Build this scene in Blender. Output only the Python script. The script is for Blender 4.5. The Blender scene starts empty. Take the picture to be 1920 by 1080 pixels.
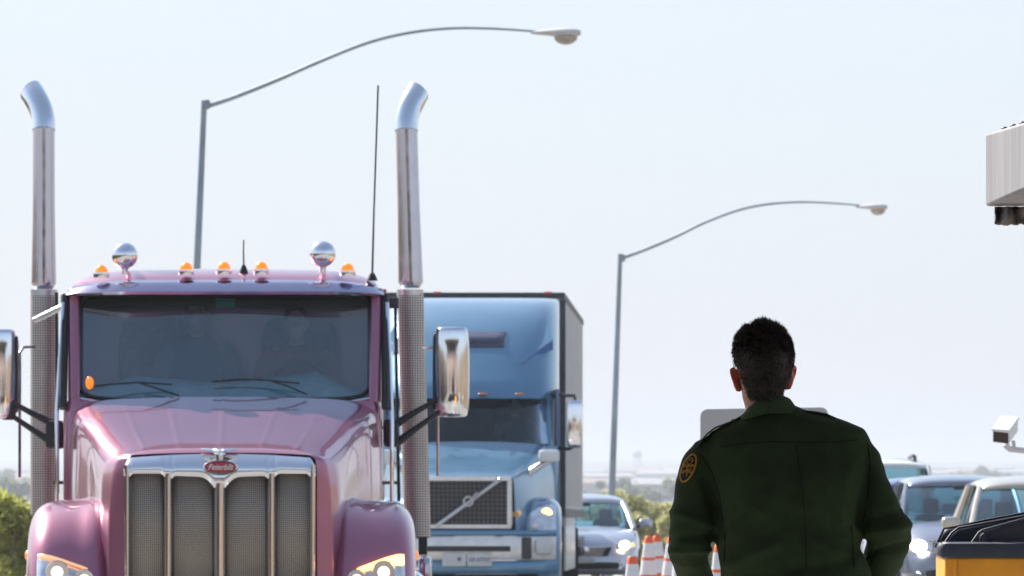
import bpy, math, random
from mathutils import Vector, Matrix, noise
from mathutils.bvhtree import BVHTree
R = math.radians
random.seed(7)
scene = bpy.context.scene
col = scene.collection
F, HZ, CH = 14000.0, 880.0, 1.65       # focal length in photo pixels, horizon row, eye height in metres

def P(u, v, Y):
    return Vector(((u-960)/F*Y, Y, CH+(HZ-v)/F*Y))
def PX(u, Y): return (u-960)/F*Y
def PZ(v, Y): return CH+(HZ-v)/F*Y

# ------------------------------------------------------------------ materials
def mat(name, c, rough=0.5, metal=0.0, coat=0.0, var=0.0, vscale=8.0, bump=0.0, bscale=60.0, emit=None, estr=0.0, spec=0.5, island=0.0, rvar=0.0):
    m = bpy.data.materials.new(name); m.use_nodes = True
    nt = m.node_tree; b = nt.nodes['Principled BSDF']; L = nt.links
    b.inputs['Base Color'].default_value = (*c, 1); b.inputs['Roughness'].default_value = rough
    b.inputs['Metallic'].default_value = metal; b.inputs['Coat Weight'].default_value = coat
    b.inputs['Coat Roughness'].default_value = 0.04; b.inputs['Specular IOR Level'].default_value = spec
    if emit:
        b.inputs['Emission Color'].default_value = (*emit, 1); b.inputs['Emission Strength'].default_value = estr
    tc = nt.nodes.new('ShaderNodeTexCoord')
    if var or rvar:
        n = nt.nodes.new('ShaderNodeTexNoise'); n.inputs['Scale'].default_value = vscale; n.inputs['Detail'].default_value = 6
        L.new(tc.outputs['Object'], n.inputs['Vector'])
        if var:
            mx = nt.nodes.new('ShaderNodeMix'); mx.data_type = 'RGBA'
            mx.inputs['A'].default_value = (*[x*(1-var) for x in c], 1); mx.inputs['B'].default_value = (*[min(1, x*(1+var)) for x in c], 1)
            mr = nt.nodes.new('ShaderNodeMapRange'); mr.inputs['From Min'].default_value = .3; mr.inputs['From Max'].default_value = .7
            L.new(n.outputs['Fac'], mr.inputs['Value']); L.new(mr.outputs['Result'], mx.inputs['Factor']); L.new(mx.outputs['Result'], b.inputs['Base Color'])
        if rvar:
            mr = nt.nodes.new('ShaderNodeMapRange'); mr.inputs['From Min'].default_value = .3; mr.inputs['From Max'].default_value = .7
            mr.inputs['To Min'].default_value = max(0, rough-rvar); mr.inputs['To Max'].default_value = rough+rvar
            L.new(n.outputs['Fac'], mr.inputs['Value']); L.new(mr.outputs['Result'], b.inputs['Roughness'])
    if island:
        g = nt.nodes.new('ShaderNodeNewGeometry'); mx = nt.nodes.new('ShaderNodeMix'); mx.data_type = 'RGBA'
        mx.inputs['A'].default_value = (*[x*(1-island) for x in c], 1); mx.inputs['B'].default_value = (*[min(1, x*(1+island)) for x in c], 1)
        L.new(g.outputs['Random Per Island'], mx.inputs['Factor']); L.new(mx.outputs['Result'], b.inputs['Base Color'])
    if bump:
        n = nt.nodes.new('ShaderNodeTexNoise'); n.inputs['Scale'].default_value = bscale; n.inputs['Detail'].default_value = 4
        L.new(tc.outputs['Object'], n.inputs['Vector'])
        bp = nt.nodes.new('ShaderNodeBump'); bp.inputs['Strength'].default_value = bump; bp.inputs['Distance'].default_value = .01
        L.new(n.outputs['Fac'], bp.inputs['Height']); L.new(bp.outputs['Normal'], b.inputs['Normal'])
    return m

def mesh_mat(name, c_metal, c_hole, pitch, metal=0.3, rough=.45, thr=-0.1):
    """perforated sheet: a grid of dark holes in object space"""
    m = mat(name, c_metal, rough, metal); nt = m.node_tree; L = nt.links; b = nt.nodes['Principled BSDF']
    tc = nt.nodes.new('ShaderNodeTexCoord'); sp = nt.nodes.new('ShaderNodeSeparateXYZ'); L.new(tc.outputs['Object'], sp.inputs[0])
    def sn(sock):
        a = nt.nodes.new('ShaderNodeMath'); a.operation = 'MULTIPLY'; a.inputs[1].default_value = 2*math.pi/pitch
        s = nt.nodes.new('ShaderNodeMath'); s.operation = 'SINE'; L.new(sock, a.inputs[0]); L.new(a.outputs[0], s.inputs[0]); return s
    s1, s2 = sn(sp.outputs['X']), sn(sp.outputs['Z'])
    ad = nt.nodes.new('ShaderNodeMath'); ad.operation = 'ADD'; L.new(s1.outputs[0], ad.inputs[0]); L.new(s2.outputs[0], ad.inputs[1])
    gt = nt.nodes.new('ShaderNodeMath'); gt.operation = 'GREATER_THAN'; gt.inputs[1].default_value = thr; L.new(ad.outputs[0], gt.inputs[0])
    mx = nt.nodes.new('ShaderNodeMix'); mx.data_type = 'RGBA'; mx.inputs['A'].default_value = (*c_metal, 1); mx.inputs['B'].default_value = (*c_hole, 1)
    L.new(gt.outputs[0], mx.inputs['Factor'])
    n = nt.nodes.new('ShaderNodeTexNoise'); n.inputs['Scale'].default_value = 5; L.new(tc.outputs['Object'], n.inputs['Vector'])
    m2 = nt.nodes.new('ShaderNodeMix'); m2.data_type = 'RGBA'; m2.blend_type = 'MULTIPLY'; m2.inputs['Factor'].default_value = .35
    L.new(mx.outputs['Result'], m2.inputs['A']); L.new(n.outputs['Fac'], m2.inputs['B'])
    L.new(m2.outputs['Result'], b.inputs['Base Color'])
    return m

def glass_mat(name, tint, refl=1.0, rough=0.02, dust=.09):
    m = bpy.data.materials.new(name); m.use_nodes = True; nt = m.node_tree; L = nt.links
    nt.nodes.remove(nt.nodes['Principled BSDF']); out = nt.nodes['Material Output']
    t = nt.nodes.new('ShaderNodeBsdfTransparent'); t.inputs[0].default_value = (*tint, 1)
    g = nt.nodes.new('ShaderNodeBsdfGlossy'); g.inputs['Roughness'].default_value = rough; g.inputs['Color'].default_value = (.80, .94, 1, 1)
    fr = nt.nodes.new('ShaderNodeFresnel'); fr.inputs['IOR'].default_value = 1.5
    mu = nt.nodes.new('ShaderNodeMath'); mu.operation = 'MULTIPLY'; mu.inputs[1].default_value = refl; L.new(fr.outputs[0], mu.inputs[0])
    mx = nt.nodes.new('ShaderNodeMixShader'); L.new(mu.outputs[0], mx.inputs[0]); L.new(t.outputs[0], mx.inputs[1]); L.new(g.outputs[0], mx.inputs[2])
    # a thin film of road dust scatters some light
    d = nt.nodes.new('ShaderNodeBsdfDiffuse'); d.inputs[0].default_value = (.5, .52, .52, 1)
    n = nt.nodes.new('ShaderNodeTexNoise'); n.inputs['Scale'].default_value = 4; n.inputs['Detail'].default_value = 8
    tc = nt.nodes.new('ShaderNodeTexCoord'); L.new(tc.outputs['Object'], n.inputs['Vector'])
    mr = nt.nodes.new('ShaderNodeMapRange'); mr.inputs['From Min'].default_value = .3; mr.inputs['From Max'].default_value = .75; mr.inputs['To Max'].default_value = dust
    mr.inputs['To Min'].default_value = dust*.3
    L.new(n.outputs['Fac'], mr.inputs['Value'])
    m2 = nt.nodes.new('ShaderNodeMixShader'); L.new(mr.outputs[0], m2.inputs[0]); L.new(mx.outputs[0], m2.inputs[1]); L.new(d.outputs[0], m2.inputs[2])
    L.new(m2.outputs[0], out.inputs['Surface'])
    return m

M = dict(
    mauve=mat('mauve_paint', (.42, .15, .225), .28, .62, .9, var=.03, vscale=2),
    chrome=mat('chrome', (.82, .83, .86), .07, 1.0, rvar=.04, vscale=6),
    visor=mat('polished_visor', (.50, .47, .60), .12, 1.0, .5, var=.05, vscale=4),
    chrome_darkened=mat('chrome_darkened', (.55, .51, .55), .13, 1.0, var=.08, vscale=9, rvar=.06),  # chrome darkened: reflections of dark surroundings put into the base colour
    alu=mat('brushed_metal', (.62, .62, .63), .35, .9, var=.1, vscale=5),
    blk=mat('black_plastic', (.015, .015, .017), .45, var=.2, vscale=20),
    rubber=mat('rubber', (.02, .02, .02), .8, var=.2, vscale=15, bump=.3),
    darkmet=mat('dark_metal', (.06, .06, .065), .5, .6, var=.2),
    amber=mat('amber_lens', (.95, .27, .01), .2, coat=.8, emit=(1, .25, .0), estr=.4),
    amber_lit=mat('amber_lit', (1, .45, .08), .3, emit=(1, .50, .14), estr=2.6),
    amber_soft=mat('amber_soft_lit', (1, .55, .25), .3, emit=(1, .6, .35), estr=.35),
    white_lit=mat('headlight_lit', (1, .95, .85), .3, emit=(1, .93, .82), estr=16),
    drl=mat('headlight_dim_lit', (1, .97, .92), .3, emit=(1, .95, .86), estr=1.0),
    warm_lit=mat('headlight_warm_lit', (1, .85, .6), .3, emit=(1, .74, .42), estr=9),
    red=mat('red_lens', (.6, .02, .02), .3, coat=.5),
    badge=mat('badge_red', (.42, .006, .035), .25, coat=.6),
    badge_txt=mat('badge_lettering', (.75, .72, .78), .25, .7),
    mesh=mesh_mat('grille_mesh', (.62, .52, .41), (.12, .10, .08), .0125),
    shield=mesh_mat('shield_mesh', (.72, .65, .60), (.20, .175, .16), .017, thr=.35),
    lens=mat('headlamp_lens', (.78, .82, .88), .12, .6, 1.0, var=.25, vscale=14),
    glass=glass_mat('windshield_glass', (.42, .62, .72), 3.3, rough=.03),
    cabin=mat('cabin_trim', (.05, .055, .06), .8, var=.2),
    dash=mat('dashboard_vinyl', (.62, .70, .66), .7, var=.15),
    seat=mat('seat_fabric', (.045, .05, .06), .9, var=.3, vscale=30),
    blue=mat('blue_paint', (.10, .24, .375), .34, .45, 1.0, var=.05, vscale=2, rvar=.04),
    bluedk=mat('blue_recess_shade_glass', (.05, .13, .30), .4, .3, .6, var=.05),  # darker blue: recess shade put in the colour; also colours the door glass
    silver=mat('silver_paint', (.50, .53, .60), .3, .6, 1.0, var=.03),
    slate=mat('slate_paint', (.20, .22, .28), .3, .55, 1.0, var=.04),
    beige=mat('beige_paint', (.52, .46, .38), .32, .4, 1.0, var=.04),
    whitep=mat('white_paint', (.78, .76, .72), .35, 0, .8, var=.03),
    navyp=mat('navy_paint', (.08, .14, .30), .3, .5, 1.0, var=.04),
    bumper=mat('bumper_grey', (.76, .74, .71), .35, .35, .3, var=.12, vscale=6),
    trailer=mat('trailer_side', (.50, .46, .43), .45, .2, .1, var=.12, vscale=1.5),
    plate=mat('plate_white', (.62, .62, .60), .5, var=.08),
    platetxt=mat('plate_letters', (.18, .2, .25), .5),
    skin=mat('skin', (.72, .36, .27), .5, var=.12, vscale=25, bump=.15, bscale=200),
    earskin=mat('ear_skin_glow', (.72, .17, .12), .5, var=.1, vscale=40),  # redder than skin: light glowing through the ears put in the colour
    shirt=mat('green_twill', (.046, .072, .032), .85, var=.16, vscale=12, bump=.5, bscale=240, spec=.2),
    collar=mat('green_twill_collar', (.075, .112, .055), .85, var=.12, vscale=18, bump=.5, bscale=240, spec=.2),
    seam=mat('green_thread', (.012, .02, .012), .9),
    hair=mat('dark_hair', (.034, .023, .018), .5, island=.6, spec=.4),
    hairgrey=mat('greying_hair', (.13, .11, .10), .5, island=.7, spec=.4),
    gold=mat('gold_thread', (.62, .33, .04), .6, var=.1),
    navy=mat('navy_patch', (.02, .022, .06), .8),
    trousers=mat('green_trousers', (.022, .03, .02), .85, var=.15, bump=.3, bscale=200),
    boot=mat('black_leather', (.015, .013, .012), .4),
    binyel=mat('yellow_steel', (.93, .38, .02), .45, 0, .1, var=.10, vscale=9, bump=.1, bscale=30),
    binlid=mat('black_lid_plastic', (.028, .034, .058), .6, var=.25, vscale=12, bump=.1, bscale=40, rvar=.06),
    orange=mat('cone_orange', (.85, .13, .02), .5, var=.1, vscale=10),
    conewhite=mat('cone_white', (.75, .75, .74), .4, var=.08, vscale=10),
    signback=mat('sign_back', (.42, .41, .41), .5, .3, var=.05, vscale=4),
    steelpole=mat('galvanised_steel', (.30, .34, .38), .45, .6, var=.15, vscale=2),
    luminaire=mat('luminaire_shell', (.66, .62, .60), .45, .1, var=.06),
    lampbowl=mat('luminaire_bowl', (.52, .42, .33), .25, 0, .6, var=.1),
    camwhite=mat('camera_housing', (.75, .75, .74), .4, var=.04),
    leafy=mat('yellow_green_leaf', (.15, .16, .035), .7, island=.6),
    leafo=mat('olive_leaf', (.16, .165, .065), .7, island=.5),
    leafd=mat('far_leaf', (.09, .11, .06), .8, island=.4),
    bark=mat('bark', (.16, .12, .08), .9, var=.3, bump=.6, bscale=20),
    plaster=mat('pale_plaster', (.40, .35, .34), .8, var=.08, vscale=.2),
    plaster2=mat('tan_plaster', (.34, .26, .22), .8, var=.08, vscale=.2),
    roofm=mat('pale_roof', (.30, .30, .31), .8, var=.1, vscale=.2),
    rooft=mat('tile_roof', (.26, .17, .14), .8, var=.15, vscale=.3),
    concrete=mat('concrete', (.36, .35, .33), .85, var=.15, vscale=1.2, bump=.3, bscale=25),
    canopym=mat('canopy_metal', (.20, .19, .18), .6, .1, var=.1),
    dirtyshirt=mat('grey_shirt', (.12, .13, .16), .9, var=.1),
    redshirt=mat('red_shirt', (.24, .05, .04), .9, var=.1),
    brass=mat('green_sticker', (.05, .28, .22), .5),
    tape=mat('dark_cloth', (.13, .12, .115), .9, var=.4, vscale=14, bump=.8, bscale=18),
)

def leaf_mat(name, c, isl):
    m = bpy.data.materials.new(name); m.use_nodes = True; nt = m.node_tree; L = nt.links
    nt.nodes.remove(nt.nodes['Principled BSDF']); g = nt.nodes.new('ShaderNodeNewGeometry'); mx = nt.nodes.new('ShaderNodeMix'); mx.data_type = 'RGBA'
    mx.inputs['A'].default_value = (c[0]*(1-isl), c[1]*(1-isl*.7), c[2]*(1-isl), 1); mx.inputs['B'].default_value = (min(1, c[0]*(1+isl)), min(1, c[1]*(1+isl*.8)), c[2]*(1+isl), 1)
    L.new(g.outputs['Random Per Island'], mx.inputs['Factor'])
    d = nt.nodes.new('ShaderNodeBsdfDiffuse'); t = nt.nodes.new('ShaderNodeBsdfTranslucent'); ms = nt.nodes.new('ShaderNodeMixShader'); ms.inputs[0].default_value = .5
    L.new(mx.outputs['Result'], d.inputs[0]); L.new(mx.outputs['Result'], t.inputs[0]); L.new(d.outputs[0], ms.inputs[1]); L.new(t.outputs[0], ms.inputs[2])
    L.new(ms.outputs[0], nt.nodes['Material Output'].inputs['Surface']); return m
M['leafy'] = leaf_mat('yellow_green_leaves', (.44, .43, .13), .4)
M['leafo'] = leaf_mat('olive_leaves', (.44, .42, .20), .35)
M['leafd'] = leaf_mat('hazy_leaves', (.22, .24, .14), .4)
# ------------------------------------------------------------------ mesh builder
worldloc = {}
def link(o):
    col.objects.link(o); return o
def thing(name, label, cat, loc=(0, 0, 0), rotz=0, group=None):
    o = bpy.data.objects.new(name, None); link(o); o.location = loc; o.rotation_euler = (0, 0, rotz)
    o['label'] = label; o['category'] = cat
    if group: o['group'] = group
    o.empty_display_size = .2
    worldloc[o.name] = Vector(loc)
    return o
def finish(name, me, m, parent, ang=40):
    me.materials.append(m)
    me.shade_smooth()
    me.set_sharp_from_angle(angle=R(ang))
    o = bpy.data.objects.new(name, me); link(o)
    if parent: o.parent = parent
    return o

class MB:
    def __init__(s, off=None): s.v, s.f = [], []
    def add(s, vs, fs):
        o = len(s.v); s.v += [Vector(p) for p in vs]; s.f += [tuple(i+o for i in f) for f in fs]; return s
    def grid(s, rows, cu=False, cv=False, flip=False):
        n, m = len(rows), len(rows[0]); vs = [p for r in rows for p in r]; fs = []
        for i in range(n if cu else n-1):
            for j in range(m if cv else m-1):
                a, b, c, d = i*m+j, i*m+(j+1) % m, ((i+1) % n)*m+(j+1) % m, ((i+1) % n)*m+j
                fs.append((a, d, c, b) if flip else (a, b, c, d))
        return s.add(vs, fs)
    def loft(s, rings, caps=True):
        n = len(rings[0]); s.grid(rings, cv=True); o = len(s.v)-len(rings)*n
        if caps:
            s.f.append(tuple(range(o+n-1, o-1, -1))); e = o+(len(rings)-1)*n; s.f.append(tuple(range(e, e+n)))
        return s
    def box(s, x0, x1, y0, y1, z0, z1):
        return s.add([(x0,y0,z0),(x1,y0,z0),(x1,y1,z0),(x0,y1,z0),(x0,y0,z1),(x1,y0,z1),(x1,y1,z1),(x0,y1,z1)],
                     [(3,2,1,0),(4,5,6,7),(0,1,5,4),(1,2,6,5),(2,3,7,6),(3,0,4,7)])
    def tube(s, path, r, n=10, caps=True, sy=1.0):
        path = [Vector(p) for p in path]; rings = []
        k = len(path); rr = r if isinstance(r, (list, tuple)) else [r]*k
        ref = Vector((0, 1, 0))
        for i, p in enumerate(path):
            t = (path[min(i+1, k-1)]-path[max(i-1, 0)]).normalized()
            a = ref if abs(t.dot(ref)) < .9 else Vector((1, 0, 0))
            x = t.cross(a).normalized(); y = x.cross(t).normalized()
            rings.append([p+x*math.cos(q)*rr[i]+y*math.sin(q)*rr[i]*sy for q in [2*math.pi*j/n for j in range(n)]])
        return s.loft(rings, caps)
    def ell(s, c, r, nu=16, nv=10, z0=-1.0, z1=1.0):
        """ellipsoid between relative heights z0..z1"""
        if not hasattr(r, '__len__'): r = (r, r, r)
        a0, a1 = math.asin(z0), math.asin(z1); rings = []
        for i in range(nv+1):
            a = a0+(a1-a0)*i/nv; q = max(math.cos(a), 1e-4)
            rings.append([Vector((c[0]+r[0]*q*math.cos(t), c[1]+r[1]*q*math.sin(t), c[2]+r[2]*math.sin(a))) for t in [2*math.pi*j/nu for j in range(nu)]])
        return s.loft(rings)
    def lathe(s, c, prof, n=20, axis='z'):
        rings = []
        for r, h in prof:
            ring = []
            for j in range(n):
                t = 2*math.pi*j/n; a, b = max(r, 1e-4)*math.cos(t), max(r, 1e-4)*math.sin(t)
                q = {'z': (a, b, h), 'y': (a, h, b), 'x': (h, a, b)}[axis]
                ring.append(Vector(c)+Vector(q))
            rings.append(ring)
        return s.loft(rings)
    def prism(s, poly, d):
        n = len(poly); d = Vector(d); a = [Vector(p) for p in poly]
        s.add(a+[p+d for p in a], [tuple(range(n))[::-1], tuple(range(n, 2*n))]+[(i, (i+1) % n, n+(i+1) % n, n+i) for i in range(n)])
        return s
    def sbox(s, c, r, n=20, m=10, e=.35):
        """superellipsoid (rounded box)"""
        f = lambda x, k: math.copysign(abs(x)**k, x); rings = []
        for i in range(m+1):
            a = -math.pi/2+math.pi*i/m
            rings.append([Vector((c[0]+r[0]*f(max(math.cos(a), 1e-5), e)*f(math.cos(t), e), c[1]+r[1]*f(max(math.cos(a), 1e-5), e)*f(math.sin(t), e), c[2]+r[2]*f(math.sin(a), e)))
                          for t in [2*math.pi*j/n for j in range(n)]])
        return s.loft(rings)
    def obj(s, name, m, parent=None, ang=40, bevel=0, solid=0, sub=0, local=False, fixn=True):
        me = bpy.data.meshes.new(name)
        o0 = Vector((0, 0, 0))
        q = parent
        while q is not None and not local:
            if q.name in worldloc: o0 = worldloc[q.name]; break
            q = q.parent
        me.from_pydata([p-o0 for p in s.v], [], s.f); me.validate(); me.update()
        if fixn and not solid:
            import bmesh
            bm = bmesh.new(); bm.from_mesh(me); bmesh.ops.remove_doubles(bm, verts=bm.verts, dist=1e-5); bmesh.ops.recalc_face_normals(bm, faces=bm.faces); bm.to_mesh(me); bm.free()
        o = finish(name, me, m, parent, ang)
        if solid:
            d = o.modifiers.new('solid', 'SOLIDIFY'); d.thickness = solid; d.offset = 0
        if bevel:
            d = o.modifiers.new('bevel', 'BEVEL'); d.width = bevel; d.segments = 2; d.limit_method = 'ANGLE'; d.angle_limit = R(35)
        if sub:
            d = o.modifiers.new('sub', 'SUBSURF'); d.levels = sub; d.render_levels = sub
        return o

def text_mesh(name, body, size, m, parent, origin, xdir=Vector((1, 0, 0)), zdir=Vector((0, 0, 1)), shear=0, extrude=.002, sx=1.0, local=False, bold=0):
    cu = bpy.data.curves.new(name, 'FONT'); cu.body = body; cu.size = size; cu.shear = shear; cu.extrude = extrude
    cu.align_x = 'CENTER'; cu.align_y = 'CENTER'; cu.offset = bold
    t = bpy.data.objects.new('tmp', cu); link(t)
    dg = bpy.context.evaluated_depsgraph_get(); me = bpy.data.meshes.new_from_object(t.evaluated_get(dg)); bpy.data.objects.remove(t)
    n = xdir.cross(zdir)
    o0 = Vector((0, 0, 0)); q = parent
    while q is not None and not local:
        if q.name in worldloc: o0 = worldloc[q.name]; break
        q = q.parent
    for v in me.vertices:
        c = v.co.copy(); v.co = Vector(origin)-o0+xdir*c.x*sx+zdir*c.y+n*c.z
    me.name = name
    return finish(name, me, m, parent)

def remesh(build, voxel, smooth=6, disp=None):
    """merge overlapping closed shapes into one continuous surface; returns an MB"""
    me = bpy.data.meshes.new('t'); me.from_pydata(build.v, [], build.f)
    import bmesh
    bm = bmesh.new(); bm.from_mesh(me); bmesh.ops.recalc_face_normals(bm, faces=bm.faces); bm.to_mesh(me); bm.free()
    o = bpy.data.objects.new('t', me); link(o)
    d = o.modifiers.new('r', 'REMESH'); d.mode = 'VOXEL'; d.voxel_size = voxel
    d = o.modifiers.new('s', 'SMOOTH'); d.iterations = smooth; d.factor = .5
    dg = bpy.context.evaluated_depsgraph_get(); me2 = bpy.data.meshes.new_from_object(o.evaluated_get(dg))
    bpy.data.objects.remove(o)
    out = MB(); out.v = [v.co.copy() for v in me2.vertices]; out.f = [tuple(p.vertices) for p in me2.polygons]
    if disp:
        me2.update(); out.v = [v.co+v.normal*disp(v.co, v.normal) for v in me2.vertices]
    return out

def copy_tree(o, loc=None, rotz=None, label=None):
    c = o.copy(); col.objects.link(c); worldloc[c.name] = Vector(loc if loc is not None else o.location)
    if loc is not None: c.location = loc
    if rotz is not None: c.rotation_euler = (0, 0, rotz)
    if label: c['label'] = label
    def rec(a, b):
        for ch in [x for x in bpy.data.objects if x.parent == a]:
            d = ch.copy(); col.objects.link(d); d.parent = b; rec(ch, d)
    rec(o, c)
    return c

# ------------------------------------------------------------------ camera
cam = bpy.data.objects.new('camera', bpy.data.cameras.new('camera')); link(cam)
cam.location = (0, 0, CH); cam.rotation_euler = (R(90), 0, 0)
cd = cam.data; cd.sensor_width = 36; cd.lens = F*36/1920; cd.shift_y = (HZ-540)/1920; cd.clip_start = .5; cd.clip_end = 30000
cd.dof.use_dof = True; cd.dof.focus_distance = 23; cd.dof.aperture_fstop = 25
scene.camera = cam

# ------------------------------------------------------------------ ground
GP = [(-400, 0), (60, 0), (100, -.12), (125, -.3), (172, -1.3), (300, -2.6), (600, -3.8), (1000, -4.7), (2000, -6.2), (3000, -5.2), (4500, -1.5), (6000, 3.6), (7000, 6), (9000, 3)]
def gz(y):
    for (a, za), (b, zb) in zip(GP, GP[1:]):
        if y <= b:
            t = max(0, (y-a)/(b-a)); return za+(zb-za)*t
    return GP[-1][1]
ys = [-400, -100, -30, 0, 30, 60, 80, 100, 112, 125, 140, 155, 172, 200, 240, 300, 400, 600, 800, 1000, 1400, 2000, 2500, 3000, 3700, 4500, 5200, 6000, 6500, 7000, 8000, 9000]
xs = [-3000, -2000, -1200, -800, -500, -300, -150, -60, -20, 0, 20, 60, 150, 300, 500, 800, 1200, 2000, 3000]
g = MB(); rows = []
for y in ys:
    row = []
    for x in xs:
        b = 0
        if y > 1200: b = 2.2*noise.noise(Vector((x*.0022, y*.0012, 3)))*min(1, (y-1200)/2500)
        row.append((x, y, gz(y)+b))
    rows.append(row)
g.grid(rows)
def ground_mat():
    m = mat('desert_ground', (.30, .25, .17), .95); nt = m.node_tree; L = nt.links; b = nt.nodes['Principled BSDF']
    tc = nt.nodes.new('ShaderNodeTexCoord')
    n1 = nt.nodes.new('ShaderNodeTexNoise'); n1.inputs['Scale'].default_value = .02; n1.inputs['Detail'].default_value = 8
    n2 = nt.nodes.new('ShaderNodeTexNoise'); n2.inputs['Scale'].default_value = .35; n2.inputs['Detail'].default_value = 8
    L.new(tc.outputs['Object'], n1.inputs['Vector']); L.new(tc.outputs['Object'], n2.inputs['Vector'])
    r1 = nt.nodes.new('ShaderNodeValToRGB'); r1.color_ramp.elements[0].position = .42; r1.color_ramp.elements[0].color = (.10, .12, .06, 1)
    r1.color_ramp.elements[1].position = .6; r1.color_ramp.elements[1].color = (.36, .29, .21, 1)
    r2 = nt.nodes.new('ShaderNodeValToRGB'); r2.color_ramp.elements[0].position = .4; r2.color_ramp.elements[0].color = (.45, .45, .4, 1)
    r2.color_ramp.elements[1].position = .65; r2.color_ramp.elements[1].color = (1, 1, 1, 1)
    L.new(n1.outputs['Fac'], r1.inputs[0]); L.new(n2.outputs['Fac'], r2.inputs[0])
    mx = nt.nodes.new('ShaderNodeMix'); mx.data_type = 'RGBA'; mx.blend_type = 'MULTIPLY'; mx.inputs['Factor'].default_value = 1
    L.new(r1.outputs[0], mx.inputs['A']); L.new(r2.outputs[0], mx.inputs['B']); L.new(mx.outputs['Result'], b.inputs['Base Color'])
    return m
o = g.obj('ground', ground_mat(), None, ang=180); o['kind'] = 'structure'
def strip(x0, x1, y0, y1, lift, name, m, step=8, kind='structure'):
    s = MB(); rows = []; y = y0
    while y < y1: rows.append([(x0, y, gz(y)+lift), (x1, y, gz(y)+lift)]); y += step
    rows.append([(x0, y1, gz(y1)+lift), (x1, y1, gz(y1)+lift)])
    s.grid(rows); o = s.obj(name, m, None, ang=180); o['kind'] = kind; return o
strip(-9.5, 13, -60, 420, .012, 'road', mat('concrete_road', (.27, .255, .235), .9, var=.25, vscale=.7, bump=.4, bscale=40))
for x in (-3.6, -.15, 4.05, 8.1):
    strip(x-.06, x+.06, -30, 300, .02, 'lane_line', M['conewhite'])
isl = MB().box(-.1, 3.6, -6, 33.5, -.2, .22); isl.obj('pavement', M['concrete'], None, bevel=.03)['kind'] = 'structure'

bank_m = mat('added_bank_earth', (.17, .13, .09), .95, var=.45, vscale=.5, bump=.6, bscale=6)  # banks added out of view to darken side reflections on the truck
for sx, xa in ((-1, 15), (1, 21)):
    bk = MB(); rows = []
    for i in range(60):
        y = -60+2.6*i; h = 4.2+1.2*noise.noise(Vector((y*.08, sx*5, 0)))+.5*noise.noise(Vector((y*.4, sx*5, 2)))
        h *= min(1, (i+1)/8, (60-i)/8)
        rows.append([(sx*xa, y, -.1), (sx*(xa+1.5), y, h*.55+.3*noise.noise(Vector((y*.6, 3, 0)))), (sx*(xa+4), y, h), (sx*(xa+9), y, h*.9), (sx*(xa+16), y, -.2)])
    bk.grid(rows).obj('added_bank', bank_m, None, ang=60)['kind'] = 'structure'
ib = thing('added_building', 'long tan building added behind the camera to darken the truck reflections', 'building', (0, -45, 0))  # unseen building added to darken front reflections and dim the officer
MB().box(-24, 24, -52, -45, 0, 6.5).obj('wall', M['plaster2'], ib, bevel=.05)
MB().box(-24.6, 24.6, -52.6, -44.4, 6.503, 7).obj('roof', M['roofm'], ib, bevel=.05)
for k in range(7): MB().box(-21+6.4*k, -18+6.4*k, -45.05, -44.9, .05, 3.6).obj('bay_door', M['darkmet'], ib, bevel=.02)
# ------------------------------------------------------------------ checkpoint canopy over camera and officer (roof above the frame)
t = thing('checkpoint_canopy', 'broad flat metal checkpoint canopy on steel columns over the near lanes', 'canopy', (0, 10, 0))
MB().box(-9.5, 9.5, -16, 25.2, 5.35, 5.9).obj('roof', M['canopym'], t, bevel=.02)
c0 = None
for x in (-8.8, 3.2, 8.8):
    for y in (-14, 6, 24.6):
        MB().box(x-.15, x+.15, y-.15, y+.15, 0, 5.352).obj('column', M['concrete'], t, bevel=.02)
# booth added unseen behind the camera to block low sky light
b = thing('added_booth', 'low concrete booth added behind the camera to block low sky light', 'booth', (1.8, -5, 0))
MB().box(.4, 3.2, -5.8, -3, .222, 2.6).obj('wall', M['concrete'], b, bevel=.02)
MB().box(.3, 3.3, -5.9, -2.9, 2.603, 2.75).obj('roof', M['canopym'], b, bevel=.02)

# beam end at the right edge of the frame
Yb = 30.0
bm_ = thing('overhead_beam', 'weathered pale grey beam end jutting in high at the right edge with torn dark cloth beneath', 'beam', (PX(1870, Yb), Yb, 2.7))
xL, zt, zb = PX(1848, Yb), PZ(250, Yb), PZ(387, Yb)
Yn = 28.75; xN = PX(1920, Yn)-.004; zt2, zb2 = PZ(229, Yn), PZ(357, Yn)
def beam_mat():
    m = mat('weathered_beam', (.40, .38, .37), .7); nt = m.node_tree; L = nt.links; b = nt.nodes['Principled BSDF']
    tc = nt.nodes.new('ShaderNodeTexCoord'); mp = nt.nodes.new('ShaderNodeMapping'); mp.inputs['Scale'].default_value = (3, 3.2, .35); mp.inputs['Rotation'].default_value = (.12, 0, 0)
    n = nt.nodes.new('ShaderNodeTexNoise'); n.inputs['Scale'].default_value = 4; n.inputs['Detail'].default_value = 7
    L.new(tc.outputs['Object'], mp.inputs['Vector']); L.new(mp.outputs[0], n.inputs['Vector'])
    r = nt.nodes.new('ShaderNodeValToRGB'); r.color_ramp.elements[0].position = .35; r.color_ramp.elements[0].color = (.19, .18, .185, 1)
    r.color_ramp.elements[1].position = .65; r.color_ramp.elements[1].color = (.245, .245, .26, 1)
    L.new(n.outputs['Fac'], r.inputs[0]); L.new(r.outputs[0], b.inputs['Base Color']); return m
w = .42; Yf = Yb+.0
rings = []
for k in range(7):
    tt = k/6; y = Yb+(26.0-Yb)*tt; q = (y-Yb)/(Yn-Yb)
    x = xL+(xN-xL)*q; a = zt+(zt2-zt)*q; c = zb+(zb2-zb)*q
    rings.append([Vector((x, y, c)), Vector((x+w, y, c)), Vector((x+w, y, a)), Vector((x, y, a))])
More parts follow.
